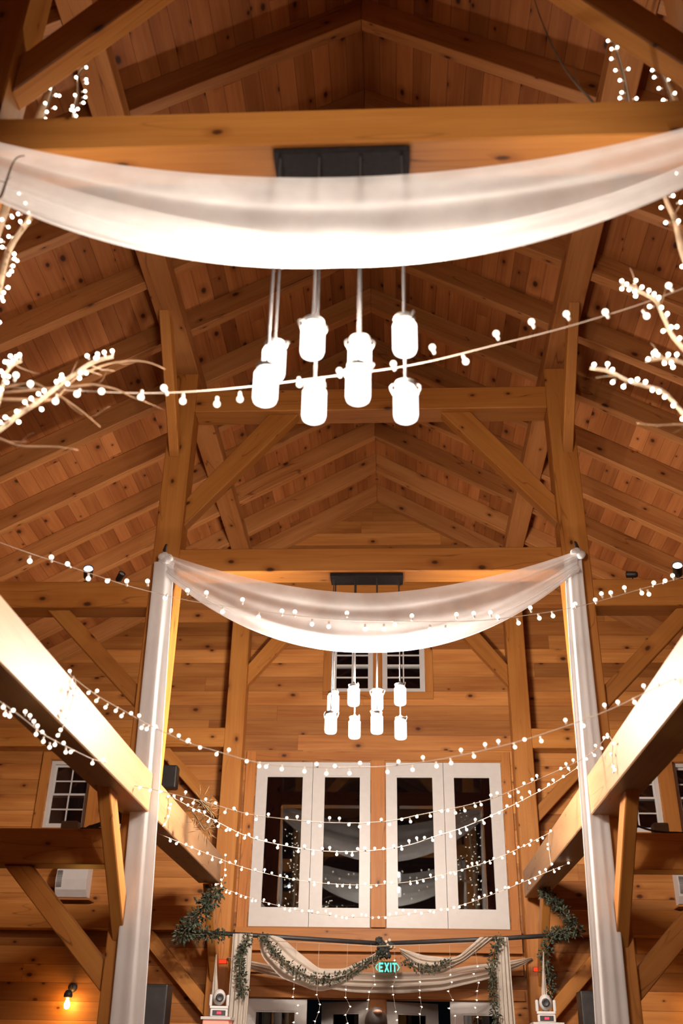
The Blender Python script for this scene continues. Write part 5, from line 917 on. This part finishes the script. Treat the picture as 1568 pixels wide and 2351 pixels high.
for sg, sd in ((-1, 'left'), (1, 'right')):      # spotlights added unseen behind the camera to brighten the nearest cross beam
    aim = V((-sg * 2.6 + sg * .2, 4.7, -.25))
    clamp_spot(sg * 2.6, -1.37, 5.35, f'added unseen spotlight on the {sd} upper aisle beam behind the camera', True, aim)
    L = bpy.data.lights.new('added_spot_beam', 'SPOT'); L.energy = ADDED_SPOT_W; L.color = (1.0, .86, .70); L.spot_size = math.radians(38); L.spot_blend = .8; L.shadow_soft_size = .05
    lo = bpy.data.objects.new('added_spot_beam', L); COL.objects.link(lo); lo.location = V((sg * 2.6, -1.37, 5.49)) + aim.normalized() * .12
    lo.rotation_mode = 'QUATERNION'; lo.rotation_quaternion = V((0, 0, -1)).rotation_difference(aim.normalized())
bm = bmesh.new(); bx(bm, -.07, .07, -.06, .06, 0, .07, bev=.01); ob = mesh_obj('junction_box', bm, M['grey']); ob.location = (-2.47, 8.40, 3.12); tag(ob, 'small grey box lying on the lower left aisle beam', 'box')
bm = bmesh.new()
pts = [V((.09 * math.cos(a * .42) * (1 + .05 * math.sin(a)), .05 * math.sin(a * .42) + .012 * math.sin(a * 1.7), .05 + .04 * math.sin(a * .42 + 1) + .01 * math.cos(a * .9))) for a in range(60)]
tube(bm, pts, .009, 6); bx(bm, -.13, .12, -.06, .06, 0, .022, bev=.008); ob = mesh_obj('cable_coil', bm, M['black']); ob.location = (-2.25, 8.42, 3.12); tag(ob, 'black coil of cable lying on the lower left aisle beam by the post', 'cable')
bm = bmesh.new(); bx(bm, -.06, .06, -.06, .06, 0, .09, bev=.012); ob = mesh_obj('junction_box', bm, M['grey']); ob.location = (2.36, 8.40, 3.12); tag(ob, 'small dark box lying on the lower right aisle beam', 'box')
bm = bmesh.new(); tube(bm, smooth_path([(2.05, 8.36, 3.30), (2.12, 8.36, 3.20), (2.3, 8.34, 3.135), (2.6, 8.36, 3.13), (3.1, 8.4, 3.13)], 24), .009, 6); ob = mesh_obj('cable', bm, M['black']); tag(ob, 'black cable looping along the lower right aisle beam', 'cable')
for s in (-1, 1):
    bm = bmesh.new(); tube(bm, smooth_path([(s * 1.93, 8.298, 5.66), (s * 1.90, 8.27, 5.72), (s * 1.905, 8.25, 5.66), (s * 1.90, 8.24, 5.60)], 14, 2), .012, 7); ob = mesh_obj('iron_hook', bm, M['black']); tag(ob, f'black iron hook holding the white swag on the {SIDE[s]} middle post', 'hook', 'iron hooks')

# ------------------------------------------------------------------ person seen from behind at the bottom edge
def person():
    r = empty('person', (.06, 8.75, 0)); tag(r, 'dark-haired person seen from behind at the bottom edge, only the crown in view', 'person')
    V_ = [(0, 0, 1.0), (0, .01, 1.18), (0, 0, 1.40), (0, -.01, 1.53), (0, .02, 1.64), (0, .03, 1.74),
          (.10, 0, .93), (.11, .01, .50), (.11, -.02, .09), (.12, .13, .04), (-.10, 0, .93), (-.11, .01, .50), (-.11, -.02, .09), (-.12, .13, .04),
          (.19, 0, 1.46), (.27, -.02, 1.17), (.27, .10, .92), (-.19, 0, 1.46), (-.27, -.02, 1.17), (-.27, .10, .92)]
    Rr = [.14, .13, .16, .065, .075, .092, .095, .065, .045, .04, .095, .065, .045, .04, .07, .048, .036, .07, .048, .036]
    E_ = [(0, 1), (1, 2), (2, 3), (3, 4), (4, 5), (0, 6), (6, 7), (7, 8), (8, 9), (0, 10), (10, 11), (11, 12), (12, 13), (2, 14), (14, 15), (15, 16), (2, 17), (17, 18), (18, 19)]
    for s, wr in ((1, 16), (-1, 19)):
        w = V(V_[wr])
        palm = len(V_); V_.append(tuple(w + V((0, .02, -.07)))); Rr.append(.026); E_.append((wr, palm))
        for k in range(5):
            dx = (k - 2) * .016; b = len(V_)
            if k == 4: p1, p2 = w + V((-s * .035, .045, -.08)), w + V((-s * .04, .06, -.11))
            else: p1, p2 = w + V((dx * .7, .035, -.12 - .008 * (k == 1))), w + V((dx * .7, .055, -.155 - .01 * (k == 1)))
            V_.append(tuple(p1)); V_.append(tuple(p2)); Rr.extend([.010, .008]); E_.extend([(palm, b), (b, b + 1)])
    me = bpy.data.meshes.new('body'); me.from_pydata(V_, E_, []); me.update()
    ob = bpy.data.objects.new('body', me); COL.objects.link(ob); ob.parent = r
    md = ob.modifiers.new('skin', 'SKIN'); sk = me.skin_vertices[0].data
    for i, v in enumerate(sk): v.radius = (Rr[i] * (1.35 if i in (0, 1, 2) else 1), Rr[i] * (.85 if i in (0, 1, 2) else 1))
    sk[0].use_root = True
    ob.modifiers.new('sub', 'SUBSURF').levels = 2; ob.modifiers['sub'].render_levels = 2
    me.materials.append(M['skin'])
    bm = bmesh.new(); sphere(bm, V((0, .02, 1.745)), .083, 20, 16, sc=(.97, 1.17, 1.27)); 
    for s in (-1, 1): sphere(bm, V((s * .083, .02, 1.71)), .022, 8, 6, sc=(.5, 1, 1.5))
    sphere(bm, V((0, .125, 1.70)), .016, 8, 6, sc=(.8, 1.2, 1.5)); bx(bm, -.022, .022, .108, .116, 1.655, 1.663, bev=.003)
    mesh_obj('head', bm, M['skin'], r, smooth=True)
    bm = bmesh.new(); t = bmesh.new(); bmesh.ops.create_uvsphere(t, u_segments=24, v_segments=18, radius=.090)
    for v in list(t.verts):
        if v.co.z < -.055 or (v.co.y > .05 and v.co.z < .05): t.verts.remove(v)
    for f in t.faces: f.smooth = True
    merge(bm, t, Matrix.Translation((0, .018, 1.748)) @ Matrix.Diagonal((1, 1.17, 1.27, 1))); mesh_obj('hair', bm, M['hair'], r)
    bm = bmesh.new(); sphere(bm, V((.015, -.055, 1.822)), .036, 14, 10, sc=(1, .8, .55)); mesh_obj('bald_patch', bm, M['skin'], r)
    bm = bmesh.new()
    lathe(bm, [(.085, 1.53), (.15, 1.49), (.19, 1.44), (.20, 1.2), (.175, 1.02), (.19, .86), (.17, .86)], 24)
    for v in bm.verts: v.co.y *= .62
    for s in (-1, 1): tube(bm, [(s * .17, 0, 1.45), (s * .25, -.01, 1.28), (s * .275, -.02, 1.16), (s * .275, .10, .93)], [.085, .068, .06, .046], 14)
    mesh_obj('jacket', bm, M['shirt'], r, smooth=True)
    bm = bmesh.new()
    for s in (-1, 1): tube(bm, [(s * .09, 0, .98), (s * .105, .01, .70), (s * .11, .01, .50), (s * .11, -.02, .08)], [.125, .105, .082, .068], 14)
    mesh_obj('trousers', bm, M['shirt'], r, smooth=True)
person()
